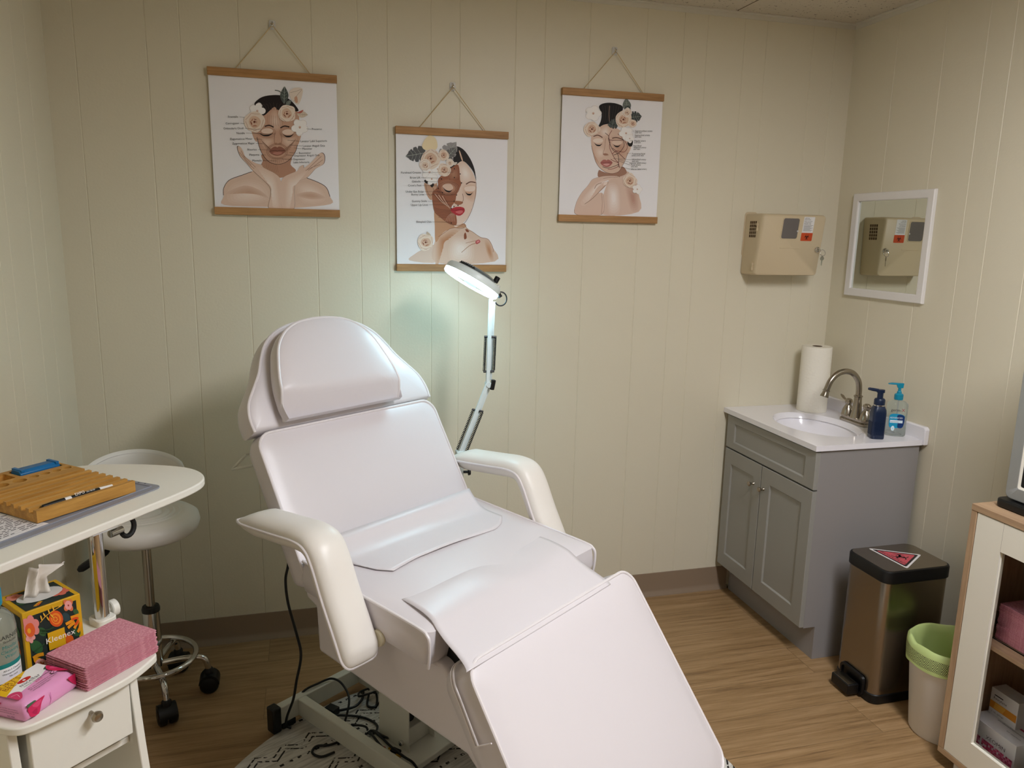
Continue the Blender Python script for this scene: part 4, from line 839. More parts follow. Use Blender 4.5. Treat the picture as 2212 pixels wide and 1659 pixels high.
# --- on the table
def onT(u, v, z): return T2W(u, v, z)
ty = thing('grey_tray', 'flat grey plastic tray under the bamboo organizer', 'tray', onT(-.2, .065, 1.0), TR)
g = G().prism(M_tray, rrect(0, 0, .448, .255, (.004, .004, .004, .02)), .0003, .003)
g.build('tray_plate', ty, bevel=.0008)
g = G(); g.tube(M_tray, [(.004, .021, .0032), (.432, .021, .0032)], .0022, 6); g.tube(M_tray, [(.432, .021, .0032), (.442, .25, .0032)], .0018, 6)
for k in range(9): g.box(M_blackm, (.4405, .05+.02*k, .003), (.4445, .052+.02*k, .0033))
g.build('tray_rim', ty)
pa = thing('printed_sheet', 'white sheet of printed notes lying on the grey tray', 'paper', onT(-.19, .092, 1.0033), TR)
g = G().box(M_paper, (0, 0, 0), (.165, .16, .0003)); g.build('paper_sheet', pa, smooth=0)
g = G(); Mink = mat('black_ink', '#1c1c1c', .7); rnd = random.Random(4)
for k in range(16):
    y = .012+.0088*k; x = .008
    while x < .15:
        wl = rnd.uniform(.006, .016); 
        if rnd.random() < .85: g.add([(x, y, .0004), (x+wl, y, .0004), (x+wl, y+.0028, .0004), (x, y+.0028, .0004)], [(0, 1, 2, 3)], Mink)
        x += wl+.0035
    g.add([(.004, y-.003, .0004), (.16, y-.003, .0004), (.16, y-.0026, .0004), (.004, y-.0026, .0004)], [(0, 1, 2, 3)], Mink)
g.build('printed_text', pa, smooth=0)
ORZ = TR-R(6.0)
og = thing('desk_organizer', 'bamboo desk organizer with grooves and round holes on the grey tray', 'organizer', onT(-.037, .108, 1.0055), ORZ)
h0 = .026; P = [(0, 0)]
pr_ = []
for k in range(7):
    y0 = k*.0255; pr_ += [(y0, h0), (y0+.0105, h0), (y0+.0105, h0-.008), (y0+.0255, h0-.008)]
pr_ += [(.1785, h0), (.19, h0), (.19, 0), (0, 0)]
g = G().prism(M_bamboo, pr_, 0, .2245, frame((0, 0, 0), (0, 1, 0), (0, 0, 1), (1, 0, 0)))
holes = [circ(x, .221, .0098) for x in (.209, .183, .157, .131)]+[circ(.097, .219, .0145), circ(.058, .219, .0145)]
rects = [rrect(.012, .247, .106, .297, .004), rrect(.116, .247, .2165, .297, .004)]
holes = [h[::-1] for h in holes]+[r[::-1] for r in rects]
outer = [(0, .19), (.2245, .19), (.2245, .302), (.216, .31), (.008, .31), (0, .302)]
holed_top(g, M_bamboo, outer, holes, h0)
n = len(outer); g.add([(*p, 0) for p in outer]+[(*p, h0) for p in outer], [(i, (i+1) % n, (i+1) % n+n, i+n) for i in range(n)]+[tuple(range(n))[::-1]], M_bamboo)
for h in holes:
    n = len(h); zb = .008; g.add([(*p, h0) for p in h]+[(*p, zb) for p in h], [(i, (i+1) % n, (i+1) % n+n, i+n) for i in range(n)]+[tuple(range(n, 2*n))[::-1]], M_bamboo)
g.build('organizer_body', og, smooth=30)
def OG(x, y, z): q = MX.Rotation(ORZ, 4, 'Z') @ V((x, y, 0)); return onT(-.037, .108, 1.0055)+q+V((0, 0, z))
bb = thing('blue_case', 'bright blue plastic case lying in the bamboo organizer recess', 'case', OG(.119, .252, .0083), ORZ)
M_blue = mat('blue_plastic', '#0b6aa6', .4)
G().prism(M_blue, [(0, 0), (.038, 0), (.038, .022), (.030, .027), (.006, .027), (0, .02)], 0, .093, frame((0, 0, 0), (0, 1, 0), (0, 0, 1), (1, 0, 0))).build('case_body', bb, bevel=.0015)
for x in (.002, .083): G().box(M_blue, (x, .0, .0225), (x+.008, .038, .029)).build('case_clip', bb, bevel=.001)
mk = thing('marker_pen', 'black and white dry erase marker lying in the front groove of the organizer', 'marker', OG(.022, .0178, .0240), ORZ)
Fx = frame((0, 0, 0), (0, 1, 0), (0, 0, 1), (1, 0, 0)); Mb = mat('marker_black', '#101010', .35); Mwh = mat('marker_white', '#ece9e4', .4)
bd = G().lathe(Mb, [(.0048, .048), (.0052, .05), (.0052, .125), (.0045, .127)], 18, Fx).lathe(Mwh, [(.0052, .127), (.0045, .135), (.0035, .158), (.001, .16)], 18, Fx).lathe(Mwh, [(.0054, .048), (.0054, .062)], 18, Fx).build('barrel', mk)
G().lathe(Mb, [(.002, 0), (.0046, .002), (.0058, .03), (.0058, .048)], 18, Fx).build('cap', mk)
G().text(Mwh, 'EXPO', (.070, -.0053*.5-.0022, .0052*.80), (1, 0, 0), (0, .55, .83), .0088).text(Mwh, 'DRY ERASE', (.096, -.0042, .0040), (1, 0, 0), (0, .55, .83), .004).build('printed_text', bd, smooth=0)

# --- on the shelf
tbz = .7705
TBR = SR-R(4)
tb = thing('tissue_box', 'square yellow-edged tissue box with orange flowers on the trolley shelf', 'tissue box', S2W(-.166, .124, tbz), TBR)
tw_, td_, th_ = .103, .101, .128
M_ty = mat('tissue_yellow', '#d8a818', .45)
g = G().box(M_ty, (0, 0, 0), (tw_, td_, th_)); bx_ = g.build('carton', tb, bevel=.0012)
DK = '#25302c'
def flower(a, c, r, col, core, n=5, ang=0):
    for k in range(n):
        t = ang+2*pi*k/n; a.ell(col, (c[0]+r*.55*cos(t), c[1]+r*.55*sin(t)), r*.5, r*.42, t)
    a.ell(core, c, r*.34)
    return a
def floral(F, w, h, front):
    s = [(318, 645), (1140, 358), (1219, 1048), (402, 1370)] if front else [(0, 0), (1000, 0), (1000, 1000), (0, 1000)]
    a = Art(s, w, h, F, .00004); m = .08
    b = lambda u, v: ((1-v)*((1-u)*s[0][0]+u*s[1][0])+v*((1-u)*s[3][0]+u*s[2][0]), (1-v)*((1-u)*s[0][1]+u*s[1][1])+v*((1-u)*s[3][1]+u*s[2][1]))
    a.poly(DK, [b(m, m), b(1-m, m), b(1-m, .97), b(m, .97)], False); return a
a = floral(frame((tw_/2, -.0004, th_/2), (1, 0, 0), (0, 0, 1), (0, -1, 0)), tw_, th_, True)
for c, r, col in (((520, 1010), 90, '#2f5a34'), ((940, 640), 60, '#31474a'), ((760, 1090), 80, '#2b4448'), ((1085, 800), 60, '#2f5a34'), ((600, 830), 60, '#3a6038'), ((1080, 570), 40, '#3a6038')): a.ell(col, c, r, r*.8, .4)
flower(a, (440, 780), 125, '#e28a84', '#e0622c', 6, .5); flower(a, (430, 900), 70, '#e9a29a', '#e28a84', 5)
a.ell('#e0622c', (430, 820), 70, 80).ell('#e8a32c', (415, 830), 26, 30)
flower(a, (970, 500), 78, '#e07a4c', '#eaa29c', 4, .7).ell('#eaa29c', (970, 500), 52).ell('#a33a2a', (970, 502), 11)
a.ell('#dc5a22', (795, 665), 100, 94).ell('#ee8a2c', (795, 665), 72, 66).ell('#dc5a22', (790, 670), 50, 46)
for k in range(7): a.ell('#f0b43c', (785+26*cos(k*.9), 670+24*sin(k*.9)), 8)
for q in ([(930, 720), (990, 690), (1040, 660)], [(960, 760), (1010, 720), (1060, 690)], [(1050, 760), (1080, 710), (1110, 660)], [(1000, 640), (1060, 620), (1110, 600)], [(1100, 800), (1130, 740), (1140, 680)]): a.line('#e8981e', q, 34)
for q in ([(1020, 660), (1070, 640), (1110, 640)], [(1060, 720), (1090, 690), (1110, 660)]): a.line('#dc5222', q, 26)
flower(a, (910, 960), 150, '#d9601f', '#c24a1c', 6, .3)
for k in range(6): a.ell('#a83818', (900+50*cos(k), 970+30*sin(k)), 14, 9)
a.line('#e8b23c', [(570, 720), (650, 640), (760, 570), (850, 520)], 7)
for x, y, t in ((590, 690, -1.9), (640, 650, -2.2), (660, 650, .9), (700, 610, -2.0), (710, 620, .6), (760, 570, -1.9), (830, 525, -.5)): a.ell('#e8b23c', (x+24*cos(t), y+24*sin(t)), 30, 10, t)
for q in ([(460, 1140), (530, 1100), (610, 1080)], [(470, 1170), (520, 1150), (560, 1150)]): a.line('#d9941c', q, 40)
a.ell('#eba79a', (575, 1215), 92, 78).ell('#f0c0b0', (575, 1215), 74, 62)
for k in range(7): t = k*.9; a.line('#d97422', [(575+12*cos(t), 1215+12*sin(t)), (575+56*cos(t), 1215+46*sin(t))], 16)
for q in ([(470, 1060), (540, 1020), (620, 960)], [(560, 800), (660, 800), (760, 760)], [(590, 830), (650, 830), (700, 830)]): a.line('#2c4a2a', q, 12)
a.poly('#d8a818', [(664, 838), (903, 750), (928, 945), (690, 1035)], False)
a.text('Kleenex', 650, 965, 138, 'L', '#f6f2ea', -.36)
a.build('printed_flowers', bx_)
a = floral(frame((-.0004, td_/2, th_/2), (0, -1, 0), (0, 0, 1), (-1, 0, 0)), td_, th_, False)
flower(a, (350, 250), 170, '#e28a84', '#dc6a34', 6); flower(a, (600, 620), 190, '#d9601f', '#a83818', 6, .4); flower(a, (300, 800), 130, '#eba79a', '#d97422', 5); a.ell('#2f5a34', (750, 330), 120, 70, .6).ell('#a88a3c', (420, 480), 90, 50, -.5); a.build('printed_flowers', bx_)
a = floral(frame((tw_/2, td_/2, th_+.0004), (1, 0, 0), (0, 1, 0), (0, 0, 1)), tw_, td_, False)
flower(a, (180, 220), 140, '#d98a78', '#c9684c', 6); flower(a, (780, 640), 170, '#d9705c', '#c24a1c', 6, .4); a.line('#c89018', [(260, 900), (350, 820), (420, 780)], 60).line('#d9601f', [(300, 900), (380, 830)], 40).ell('#3a5a38', (640, 200), 120, 50, .3).ell('#3a5a38', (160, 560), 70, 110); a.build('printed_flowers', bx_)
G().prism(M_clear, circ(.052, .05, .040, .027), th_+.002, th_+.0024).build('film_opening', tb)
g = G(); rows = []
for k in range(9):
    t = k/8; row = []
    for i in range(17):
        q = i/16-.5; z = th_+.0028+.058*t*(1 if t < 1 else 1); fold = (.006+.004*t)*sin(q*13+t*2)
        x = .048+q*(.050-.014*sin(t*2.2))+.012*t*t+(.030*max(0, t-.62)*2.2 if q > .1 else 0); y = .05+fold-.004*t
        if q > .1: z -= .03*max(0, t-.62)*(q+.4)
        row.append((x, y, z))
    rows.append(row)
sheet('tissue', tb, rows, M_tissue, .0006)

bt = thing('water_bottle', 'clear cleansing water bottle with teal cap beside the tissue box', 'bottle', S2W(-.208, .132, tbz), SR)
g = G().lathe(M_liquid, [(.001, .0), (.029, .0), (.0325, .004), (.0325, .118), (.030, .134), (.020, .148), (.0125, .153), (.0125, .16)], 40); g.build('bottle_body', bt)
G().lathe(M_teal, [(.0145, .1602), (.0155, .163), (.0155, .190), (.0145, .192), (.001, .192)], 32).build('cap', bt)
Mlab = mat('label_white', '#eef2f2', .5); Mteal = mat('label_teal', '#0f7f7d', .5); Mlk = mat('label_ink', '#1d2022', .6)
def wrap_lab(g, m, r, a0, a1, z0, z1, n=14):
    ps = [(r*cos(a0+(a1-a0)*i/n), r*sin(a0+(a1-a0)*i/n)) for i in range(n+1)]
    g.add([(x, y, z0) for x, y in ps]+[(x, y, z1) for x, y in ps], [(i, i+1, n+2+i, n+1+i) for i in range(n)], m)
def wrap_text(g, m, t, r, ac, z, size):
    vs, fs = text_geo(t); x0 = min(v[0] for v in vs); x1 = max(v[0] for v in vs); xc = (x0+x1)/2
    g.add([(r*cos(ac+(x-xc)*size/r), r*sin(ac+(x-xc)*size/r), z+y*size) for x, y in vs], fs, m)
g = G(); ac = R(-75); wrap_lab(g, Mlab, .0329, ac-.9, ac+.9, .022, .050); wrap_lab(g, Mteal, .0331, ac-.9, ac+.9, .050, .058); wrap_lab(g, Mteal, .0331, ac-.5, ac+.6, .018, .0235)
for t, z, s_ in (('GARNIER', .104, .011), ('SkinActive', .097, .006), ('Micellar', .086, .009), ('Cleansing', .077, .009), ('Water', .068, .009), ('All-in-1 Cleanser', .043, .005), ('Waterproof makeup', .037, .0046), ('No rinse', .031, .0046)): wrap_text(g, Mlk if z < .06 or z > .09 else Mteal, t, .0332, ac, z, s_)
g.build('label', bt, smooth=60)

WR = SR+R(16.5)
wp = thing('wipes_packet', 'pink and white packet of face wipes at front of trolley shelf', 'wipes', S2W(-.238, -.016, tbz), WR)
pw, pd, ph = .108, .092, .036
Mpk = mat('wipes_pink', '#e69cc8', .32); 
rs = []
for t, (iw, idp, z) in enumerate(((.002, .006, .0005), (0, 0, .006), (-.001, -.001, .014), (.001, .003, ph-.008), (.006, .010, ph-.002), (.016, .022, ph), (.04, .04, ph+.001))):
    rs.append([V((x, y, z)) for x, y in rrect(iw, idp, pw-iw, pd-idp, .006, 3)])
pk = G().rings(Mpk, rs).build('packet_body', wp, smooth=60)
g = G()
for x0, sgn in ((pw-.002, 1),):
    rows = [[V((x0+sgn*d, .012+(pd-.024)*i/12, .012+.006*sin(i*1.3)*(d/.012)+(.003 if i % 2 else 0))) for i in range(13)] for d in (0, .006, .012)]
    g.add([p for r in rows for p in r], [(k*13+i, k*13+i+1, (k+1)*13+i+1, (k+1)*13+i) for k in range(2) for i in range(12)], mat('wipes_magenta', '#cf2a6c', .3))
g.build('crimped_end', pk, solid=.0008)
a = Art([(0, 0), (100, 0), (100, 80), (0, 80)], pw-.008, pd-.020, frame((pw/2, pd/2+.002, ph+.0016), (1, 0, 0), (0, 1, 0), (0, 0, 1)), .00002)
a.poly('#f2efee', [(0, 0), (100, 0), (98, 30), (70, 46), (0, 60)], False).poly('#e8b81c', [(0, 0), (74, 0), (52, 16), (0, 44)], False)
a.text("BURT'S", 10, 15, 15, 'L', '#8a4a16').text('BEES', 14, 28, 15, 'L', '#8a4a16').ell('#c32a26', (50, 27), 13, 6.5).ell('#f2efee', (50, 27), 2.6)
a.text('micellar', 32, 43, 13, 'L', '#2a2626').text('makeup removing towelettes', 33, 49, 4.8, 'L', '#3a3434').text('3-in-1', 52, 55, 6, 'L', '#c32a26')
a.text('We are committed to nature', 30, 63, 4.6, 'L', '#4a3a44').text('30 pre-moistened towelettes', 30, 69, 4.6, 'L', '#4a3a44').text('biodegradable fabric', 30, 75, 4.6, 'L', '#4a3a44').ell('#4a3a44', (86, 58), 6).ell('#e69cc8', (86, 58), 5).line('#4a3a44', [(83, 61), (89, 55)], 1)
a.poly('#3f5a48', [(86, 32), (96, 26), (100, 34), (92, 38)]).poly('#d42a5c', [(90, 34), (100, 28), (100, 78), (94, 70), (88, 52)]).poly('#e24a7c', [(92, 40), (100, 38), (99, 54)])
a.poly('#d0406c', [(0, 46), (14, 44), (20, 56), (8, 74), (0, 70)]).line('#f0c0d4', [(4, 52), (12, 56), (8, 68)], .8).build('printed_label', pk)
a = Art([(0, 0), (100, 0), (100, 34), (0, 34)], pw-.006, .030, frame((pw/2, -.0012, .0185), (1, 0, 0), (0, .03, .999), (0, -.999, .03)), .00002)
a.poly('#4c6a50', [(0, 0), (14, 0), (20, 9), (12, 14), (4, 10)]).poly('#d0285c', [(4, 8), (34, 4), (28, 14), (20, 33), (6, 30), (2, 18)]).poly('#e04a7a', [(10, 9), (28, 8), (20, 18)]).poly('#b81c50', [(8, 22), (18, 20), (16, 31)]).line('#c060a0', [(46, 6), (46, 20), (42, 30)], .9).poly('#d0285c', [(84, 0), (100, 0), (100, 26), (90, 16)]).build('printed_label', pk)
a = Art([(0, 0), (100, 0), (100, 30), (0, 30)], pd-.016, .026, frame((-.0012, pd/2, .018), (0, -1, 0), (.03, 0, .999), (-.999, 0, .03)), .00002)
a.poly('#d0406c', [(0, 0), (44, 0), (36, 9), (26, 16), (4, 12)]).text('Wipe over face, eyes and neck to', 36, 12, 4, 'L', '#6a4a5c').text('remove makeup, no rinsing needed', 36, 16.5, 4, 'L', '#6a4a5c').text('moisten and reseal after use', 36, 21, 4, 'L', '#6a4a5c').text('PEEL HERE', 60, 28, 4.6, 'L', '#6a3050').build('printed_label', pk)

# stack of folded pink bibs
def bib_mesh(w, d, t):
    g = G(); g.prism(M_pink, rrect(0, 0, w, d, .002, 2), t*.42, t*.95); g.prism(M_pink, rrect(.001, .0008, w-.0006, d-.001, .002, 2), 0, t*.40); return g
b0 = bib_mesh(.153, .108, .0025).build('paper_bib', smooth=30); me_b = b0.data
BR = SR+R(7); org = S2W(-.131, -.012, 0); rnd = random.Random(3)
for k in range(19):
    o = b0 if k == 0 else b0.copy()
    if k: C.objects.link(o)
    j = MX.Rotation(BR, 4, 'Z') @ V((rnd.uniform(-.0016, .0016)-.0004*k*.3, rnd.uniform(-.001, .001), 0))
    o.location = (org.x+j.x, org.y+j.y, tbz+.0002+.00252*k); o.rotation_euler = (rnd.uniform(-.002, .002), rnd.uniform(-.002, .002), BR+R(rnd.uniform(-.5, .5)))
    tag(o, 'topmost folded pink paper bib, dotted face up, on the trolley shelf stack' if k == 18 else 'folded pink paper bib under the topmost one in the trolley shelf stack', 'paper bib', 'pink bibs on the trolley shelf')
# ------------------------------------------------------------------ sharps container cabinet on the back wall
sc = thing('sharps_cabinet', 'beige locked sharps container cabinet on the back wall', 'sharps container', (-.30, 0, 1.575))
LEAN = MX(((1, 0, .025, 0), (0, 1, 0, 0), (0, 0, 1, 0), (0, 0, 0, 1)))
def sg_(): g = G(); g.M = LEAN; return g
def fy(z): return -.1215-.108*z             # the front face leans out towards the top
def SF():                                   # plane of the front face
    t = V((0, -.108, 1)).normalized(); return frame((0, fy(0), 0), (1, 0, 0), t, V((1, 0, 0)).cross(t))
g = sg_(); rs = []
for y_, ins in ((-.0032, 0), (-.09, 0), (-.107, .003), (-.117, .010), (-.1215, .022)):
    rs.append([V((x, y_+(-.108*z if y_ < -.05 else 0), z)) for x, z in rrect(-.155+ins*.45, -.124+ins*.12, .147-ins*.3, .128-ins*.5, .012, 4)])
body = g.rings(M_beige, rs).build('cabinet_body', sc, smooth=50)
WX0, WX1, WZ0, WZ1 = -.0575, .0165, .029, .111
g = sg_(); g.rings(M_beige, [[SF() @ V((x, z, d)) for x, z in rrect(WX0-k, WZ0-k, WX1+k, WZ1+k, .008+k, 4)] for k, d in ((.005, -.001), (.004, .0018), (.0005, .0018), (-.0005, -.003))], True, False, False); g.build('window_frame', sc)
g = sg_(); g.prism(M_frost, rrect(WX0, WZ0, WX1, WZ1, .008), -.0005, .0006, SF()); g.build('window', sc)
g = sg_(); g.cyl(M_clear, SF() @ V((WX1-.001, .060, 0)), SF() @ V((WX1-.001, .060, .004)), .004, 10); g.build('window_latch', sc, bevel=.0008)
g = sg_(); g.M = LEAN @ SF(); g.box(M_beige, (-.055, -.012, -.001), (.04, -.008, .0015)); g.build('raised_line', sc, bevel=.0006)
# label
lab = sg_(); L_ = SF(); M_org = mat('label_orange', '#c4491c', .5); M_lw = mat('label_paper', '#e6e4e2', .5)
lab.prism(M_lw, rrect(.037, .054, .0885, .119, .002), .0003, .0007, L_).prism(M_org, rrect(.0365, .0205, .090, .054, .003), .0003, .0008, L_)
lo = lab.build('warning_label', sc, smooth=0)
g = sg_(); F1 = F_off(L_, .0011); biohazard(g, flat('#1a1216'), F1 @ MX.Translation((.0635, .036, 0)), .0150)
for t, y, s_ in (('VERTICAL', .1115, .0052), ('Sharps System', .1065, .005), ('Patient room sharps', .100, .0046), ('Contaminated', .0945, .0056), ('Needles only', .0885, .0062)): g.text(flat('#2a2828'), t, F1 @ V((.041, y, 0)), (1, 0, 0), F1.to_3x3() @ V((0, 1, 0)), s_)
for k in range(8): g.prism(flat('#8c8a88'), [(.041, .0835-.0032*k), (.085-.006*(k % 3), .0835-.0032*k), (.085-.006*(k % 3), .0848-.0032*k), (.041, .0848-.0032*k)], 0, .00004, F1)
g.build('printed_text', lo, smooth=0)
KX, KZ = .125, -.0145; yk_ = fy(KZ)
lk = sg_().lathe(M_chrome, [(.0115, 0), (.0125, .002), (.0105, .006), (.0085, .0065), (.0075, .012), (.001, .0125)], 28, SF() @ MX.Translation((KX, KZ, 0))).build('lock', sc)
g = sg_(); g.box(M_chrome, (KX-.0006, yk_-.024, KZ-.004), (KX+.0006, yk_-.006, KZ+.005)); g.build('key_blade', lk, bevel=.0003)
g = sg_(); g.tube(M_chrome, [(KX+.012+.0125*cos(2*pi*i/32), yk_-.024+.004*sin(2*pi*i/32), KZ-.0125+.0125*sin(2*pi*i/32)) for i in range(32)], .0011, 8, True); g.build('key_ring', lk)
kd = V((.86, .5, 0)); g = sg_(); g.prism(M_nickel, [(0, 0), (.004, -.003), (.0085, -.010), (.007, -.017), (.002, -.020), (.002, -.038), (.0, -.042), (-.002, -.038), (-.002, -.020), (-.007, -.017), (-.0085, -.010), (-.004, -.003)], -.0008, .0008, frame((KX+.012, yk_-.024, KZ-.0245), (-.5, .86, 0), (0, 0, 1), V((-.5, .86, 0)).cross(V((0, 0, 1))))); g.build('key', lk)
# slotted vents on both sides
for sx, x0 in ((-1, -.155), (1, .147)):
    g = sg_()
    for r_ in range(5):
        for c_ in range(4): g.box(M_card, (x0-.0007, -.0905+.0128*c_, .031+.0138*r_), (x0+.0007, -.0810+.0128*c_, .042+.0138*r_))
    g.build('side_vent', sc, smooth=0)
for z in (.078, -.084):
    yh = -.104 if z > 0 else -.094
    g = sg_(); g.box(M_beige, (-.1605, yh, z), (-.154, yh+.009, z+.011)).box(M_beige, (-.159, yh+.0025, z-.012), (-.154, yh+.007, z+.002)).box(M_beige, (-.1605, yh, z-.021), (-.154, yh+.009, z-.010)); g.build('hinge', sc, bevel=.0012)
g = sg_(); g.prism(M_beige, rrect(-.159, -.05, -.10, .136, .014), .0006, .003, frame((0, 0, 0), (1, 0, 0), (0, 0, 1), (0, -1, 0))); g.build('wall_plate', sc, bevel=.0008)

# ------------------------------------------------------------------ mirror on the right wall
mi = thing('wall_mirror', 'white framed rectangular mirror on the right wall above the sink', 'mirror', (0, -.330, 1.5825))
FM = frame((0, 0, 0), (0, -1, 0), (0, 0, 1), (-1, 0, 0))
def rect4(a, b): return [(-a, -b), (a, -b), (a, b), (-a, b)]
G().rings(M_mframe, [[FM @ V((u, v, d)) for u, v in rect4(a, b)] for a, b, d in ((.219, .212, .0005), (.219, .212, .012), (.2165, .2095, .015), (.190, .183, .0145), (.1865, .1795, .0125), (.1865, .1795, .005))], True, False, False).build('frame', mi, smooth=20)
G().prism(M_mirror, rect4(.1868, .1798), .004, .0052, FM).build('mirror_glass', mi, smooth=0)

# ------------------------------------------------------------------ vanity cabinet, sink top, tap
VL = (-.24, -.32, 0)
va = thing('vanity_cabinet', 'grey shaker vanity cabinet with two doors in the corner', 'cabinet', VL)
FY = frame((0, 0, 0), (1, 0, 0), (0, 0, 1), (0, -1, 0)); sidep = [(-.4565, .136), (-.4565, .843), (-.021, .843), (-.021, 0), (-.405, 0), (-.405, .136)]
for ya, yb in ((.019, .035), (.620, .636)): g = gg(VL); g.prism(M_vside, sidep, ya, yb, FY).build('side_panel', va, bevel=.0008)
g = gg(VL); g.box(M_vside, (-.405, -.620, 0), (-.389, -.035, .136)); g.build('toe_kick', va, bevel=.0005)
g = gg(VL); g.box(M_vside, (-.4565, -.620, .136), (-.03, -.035, .152)); g.build('floor_panel', va)
g = gg(VL); g.box(M_vside, (-.4565, -.620, .670), (-.4385, -.035, .705)).box(M_vside, (-.4565, -.620, .815), (-.4385, -.035, .843)); g.build('face_rail', va)
def shaker(name, y0, z0, y1, z1, rl, rt_, m=M_vgrey):
    """door or drawer front with a recessed centre panel, on the plane x = -.4755"""
    g = gg(VL); o = lambda x, a, b: [V((x, y, z)) for y, z in ((y1-a, z0+b), (y0+a, z0+b), (y0+a, z1-b), (y1-a, z1-b))]
    rs = [o(-.4575, 0, 0), o(-.4740, 0, 0), o(-.4755, .0015, .0015), o(-.4755, rl, rt_), o(-.4745, rl+.001, rt_+.001), o(-.4695, rl+.005, rt_+.005)]
    g.rings(m, [[q for q in r] for r in rs]); return g.build(name, va, smooth=20)
d1 = shaker('door', -.305, .142, -.022, .687, .052, .062); d2 = shaker('door', -.637, .142, -.309, .687, .060, .062)
shaker('drawer_front', -.637, .6935, -.022, .838, .060, .030)
for d_, y in ((d1, -.257), (d2, -.331)):
    g = gg(VL); g.lathe(M_nickel, [(.007, 0), (.0065, .002), (.0042, .006), (.0045, .012), (.0095, .018), (.0105, .022), (.008, .026), (.001, .027)], 20, frame((-.4755, y, .595), (0, 1, 0), (0, 0, 1), (-1, 0, 0))).build('knob', d_)
st_ = thing('sink_top', 'glossy white sink top with oval basin on the grey vanity', 'sink', (-.24, -.32, .8435))
SLc = (-.24, -.32, .8435)
g = gg(SLc); out = [(-.4855, -.646), (-.0008, -.646), (-.0008, -.0008), (-.4855, -.0008)]
ov = circ(-.268, -.345, .148, .207, 56)
holed_top(g, M_sink, out, [ov[::-1]], .865)
n = 4; g.add([(*p, .8445) for p in out]+[(*p, .865) for p in out], [(i, (i+1) % n, (i+1) % n+n, i+n) for i in range(n)], M_sink)
holed_top(g, M_sink, [(x, y) for x, y in out], [[(x*.9-.0268, y*.9-.0345) for x, y in ov][::-1]], .8446)
rs = []
for k, (q, z) in enumerate(((1, .865), (.985, .863), (.965, .857), (.93, .845), (.87, .82), (.76, .79), (.58, .77), (.34, .762), (.10, .760))):
    rs.append([V((-.268+(x+.268)*q+.02*(1-q), -.345+(y+.345)*q, z)) for x, y in ov])
g.rings(M_sink, [r[::-1] for r in rs], True, False, False); g.build('basin_top', st_, smooth=40)
g = gg(SLc); g.lathe(M_chrome, [(.022, .7605), (.024, .763), (.016, .764), (.001, .7645)], 24, MX.Translation((-.25, -.345, 0))).build('drain', st_)
g = gg(SLc); g.prism(M_sink, [(-.655, .8450), (-.0008, .8450), (-.0008, .915), (-.646, .915), (-.6555, .906)], -.022, -.0008, frame((0, 0, 0), (0, 1, 0), (0, 0, 1), (1, 0, 0))).build('backsplash', st_, bevel=.004, seg=3)
FL_ = (-.092, -.362, .8655)
fa = thing('faucet', 'brushed nickel high arc faucet with two lever handles', 'faucet', FL_)
g = G()
for i_, z0, z1 in ((0, 0, .010), (.003, .010, .013), (.006, .013, .024)):
    g.prism(M_nickel, rrect(-.028+i_, -.080+i_, .028-i_, .080-i_, .026-i_), z0, z1)
g.build('base_plate', fa, bevel=.0015)
G().lathe(M_nickel, [(.026, .022), (.024, .03), (.019, .055), (.0155, .09), (.015, .108), (.0175, .110), (.0175, .114), (.0145, .116)], 28).build('pedestal', fa)
g = G(); sp = spline([(0, 0, .112), (0, 0, .14), (-.008, 0, .175), (-.035, 0, .206), (-.072, 0, .217), (-.110, 0, .208), (-.138, 0, .182), (-.152, 0, .150), (-.156, 0, .138)], 6); g.tube(M_nickel, sp, .0118, 18)
e = sp[-1]; dd = (sp[-1]-sp[-2]).normalized(); g.lathe(M_nickel, [(.0125, -.002), (.0145, 0), (.0145, .003), (.0125, .005), (.013, .012), (.0165, .024), (.0165, .028), (.010, .028)], 24, axis_frame(e-dd*.004, e+dd)); g.build('spout', fa)
for sg in (-1, 1):
    T_ = MX.Translation((.002, sg*.054, 0)); hb = G().lathe(M_nickel, [(.0255, .020), (.0265, .024), (.0245, .030), (.022, .045), (.0155, .058), (.0115, .064), (.0115, .068), (.0135, .070), (.0155, .078), (.0135, .087), (.008, .091), (.001, .092)], 24, T_).build('handle', fa)
    g = G(); g.M = T_; rs = []
    for t, wx, wz, z in ((0, .006, .005, .080), (.3, .005, .0045, .082), (.55, .0075, .004, .087), (.8, .0085, .0035, .094), (1, .003, .002, .098)):
        rs.append([V((wx*cos(2*pi*k/12), sg*(.008+.044*t), z+wz*sin(2*pi*k/12))) for k in range(12)])
    g.rings(M_nickel, rs); g.build('lever', hb, smooth=60)
# things on the sink top
pt = thing('paper_towel_roll', 'white paper towel roll standing in the corner of the sink top', 'paper towel', (-.128, -.122, .8655))
g = G().lathe(M_towel, [(.0205, .0), (.0615, .0), (.0625, .003), (.0625, .281), (.061, .284), (.0205, .284)], 64); g.rings(M_towel, [[V((.0205*cos(2*pi*j/64), .0205*sin(2*pi*j/64), z)) for j in range(64)] for z in (.284, 0)], True, False, False)
g = G(); pts = [(.0205, 0), (.0615, 0), (.0625, .003), (.0625, .281), (.061, .284), (.0205, .284), (.0205, 0)]
g.rings(M_towel, [[V((r*cos(2*pi*j/64), r*sin(2*pi*j/64), z)) for j in range(64)] for r, z in pts], True, False, False); g.build('towel_sheets', pt)
G().rings(M_card, [[V((r*cos(2*pi*j/40), r*sin(2*pi*j/40), z)) for j in range(40)] for r, z in ((.0203, 0), (.0203, .2845), (.0192, .2845), (.0192, 0))], True, False, False).build('card_core', pt)
sp_ = thing('soap_bottle', 'dark navy foam soap pump bottle beside the faucet', 'soap bottle', (-.180, -.583, .8655), R(-20))
g = G(); rs = []
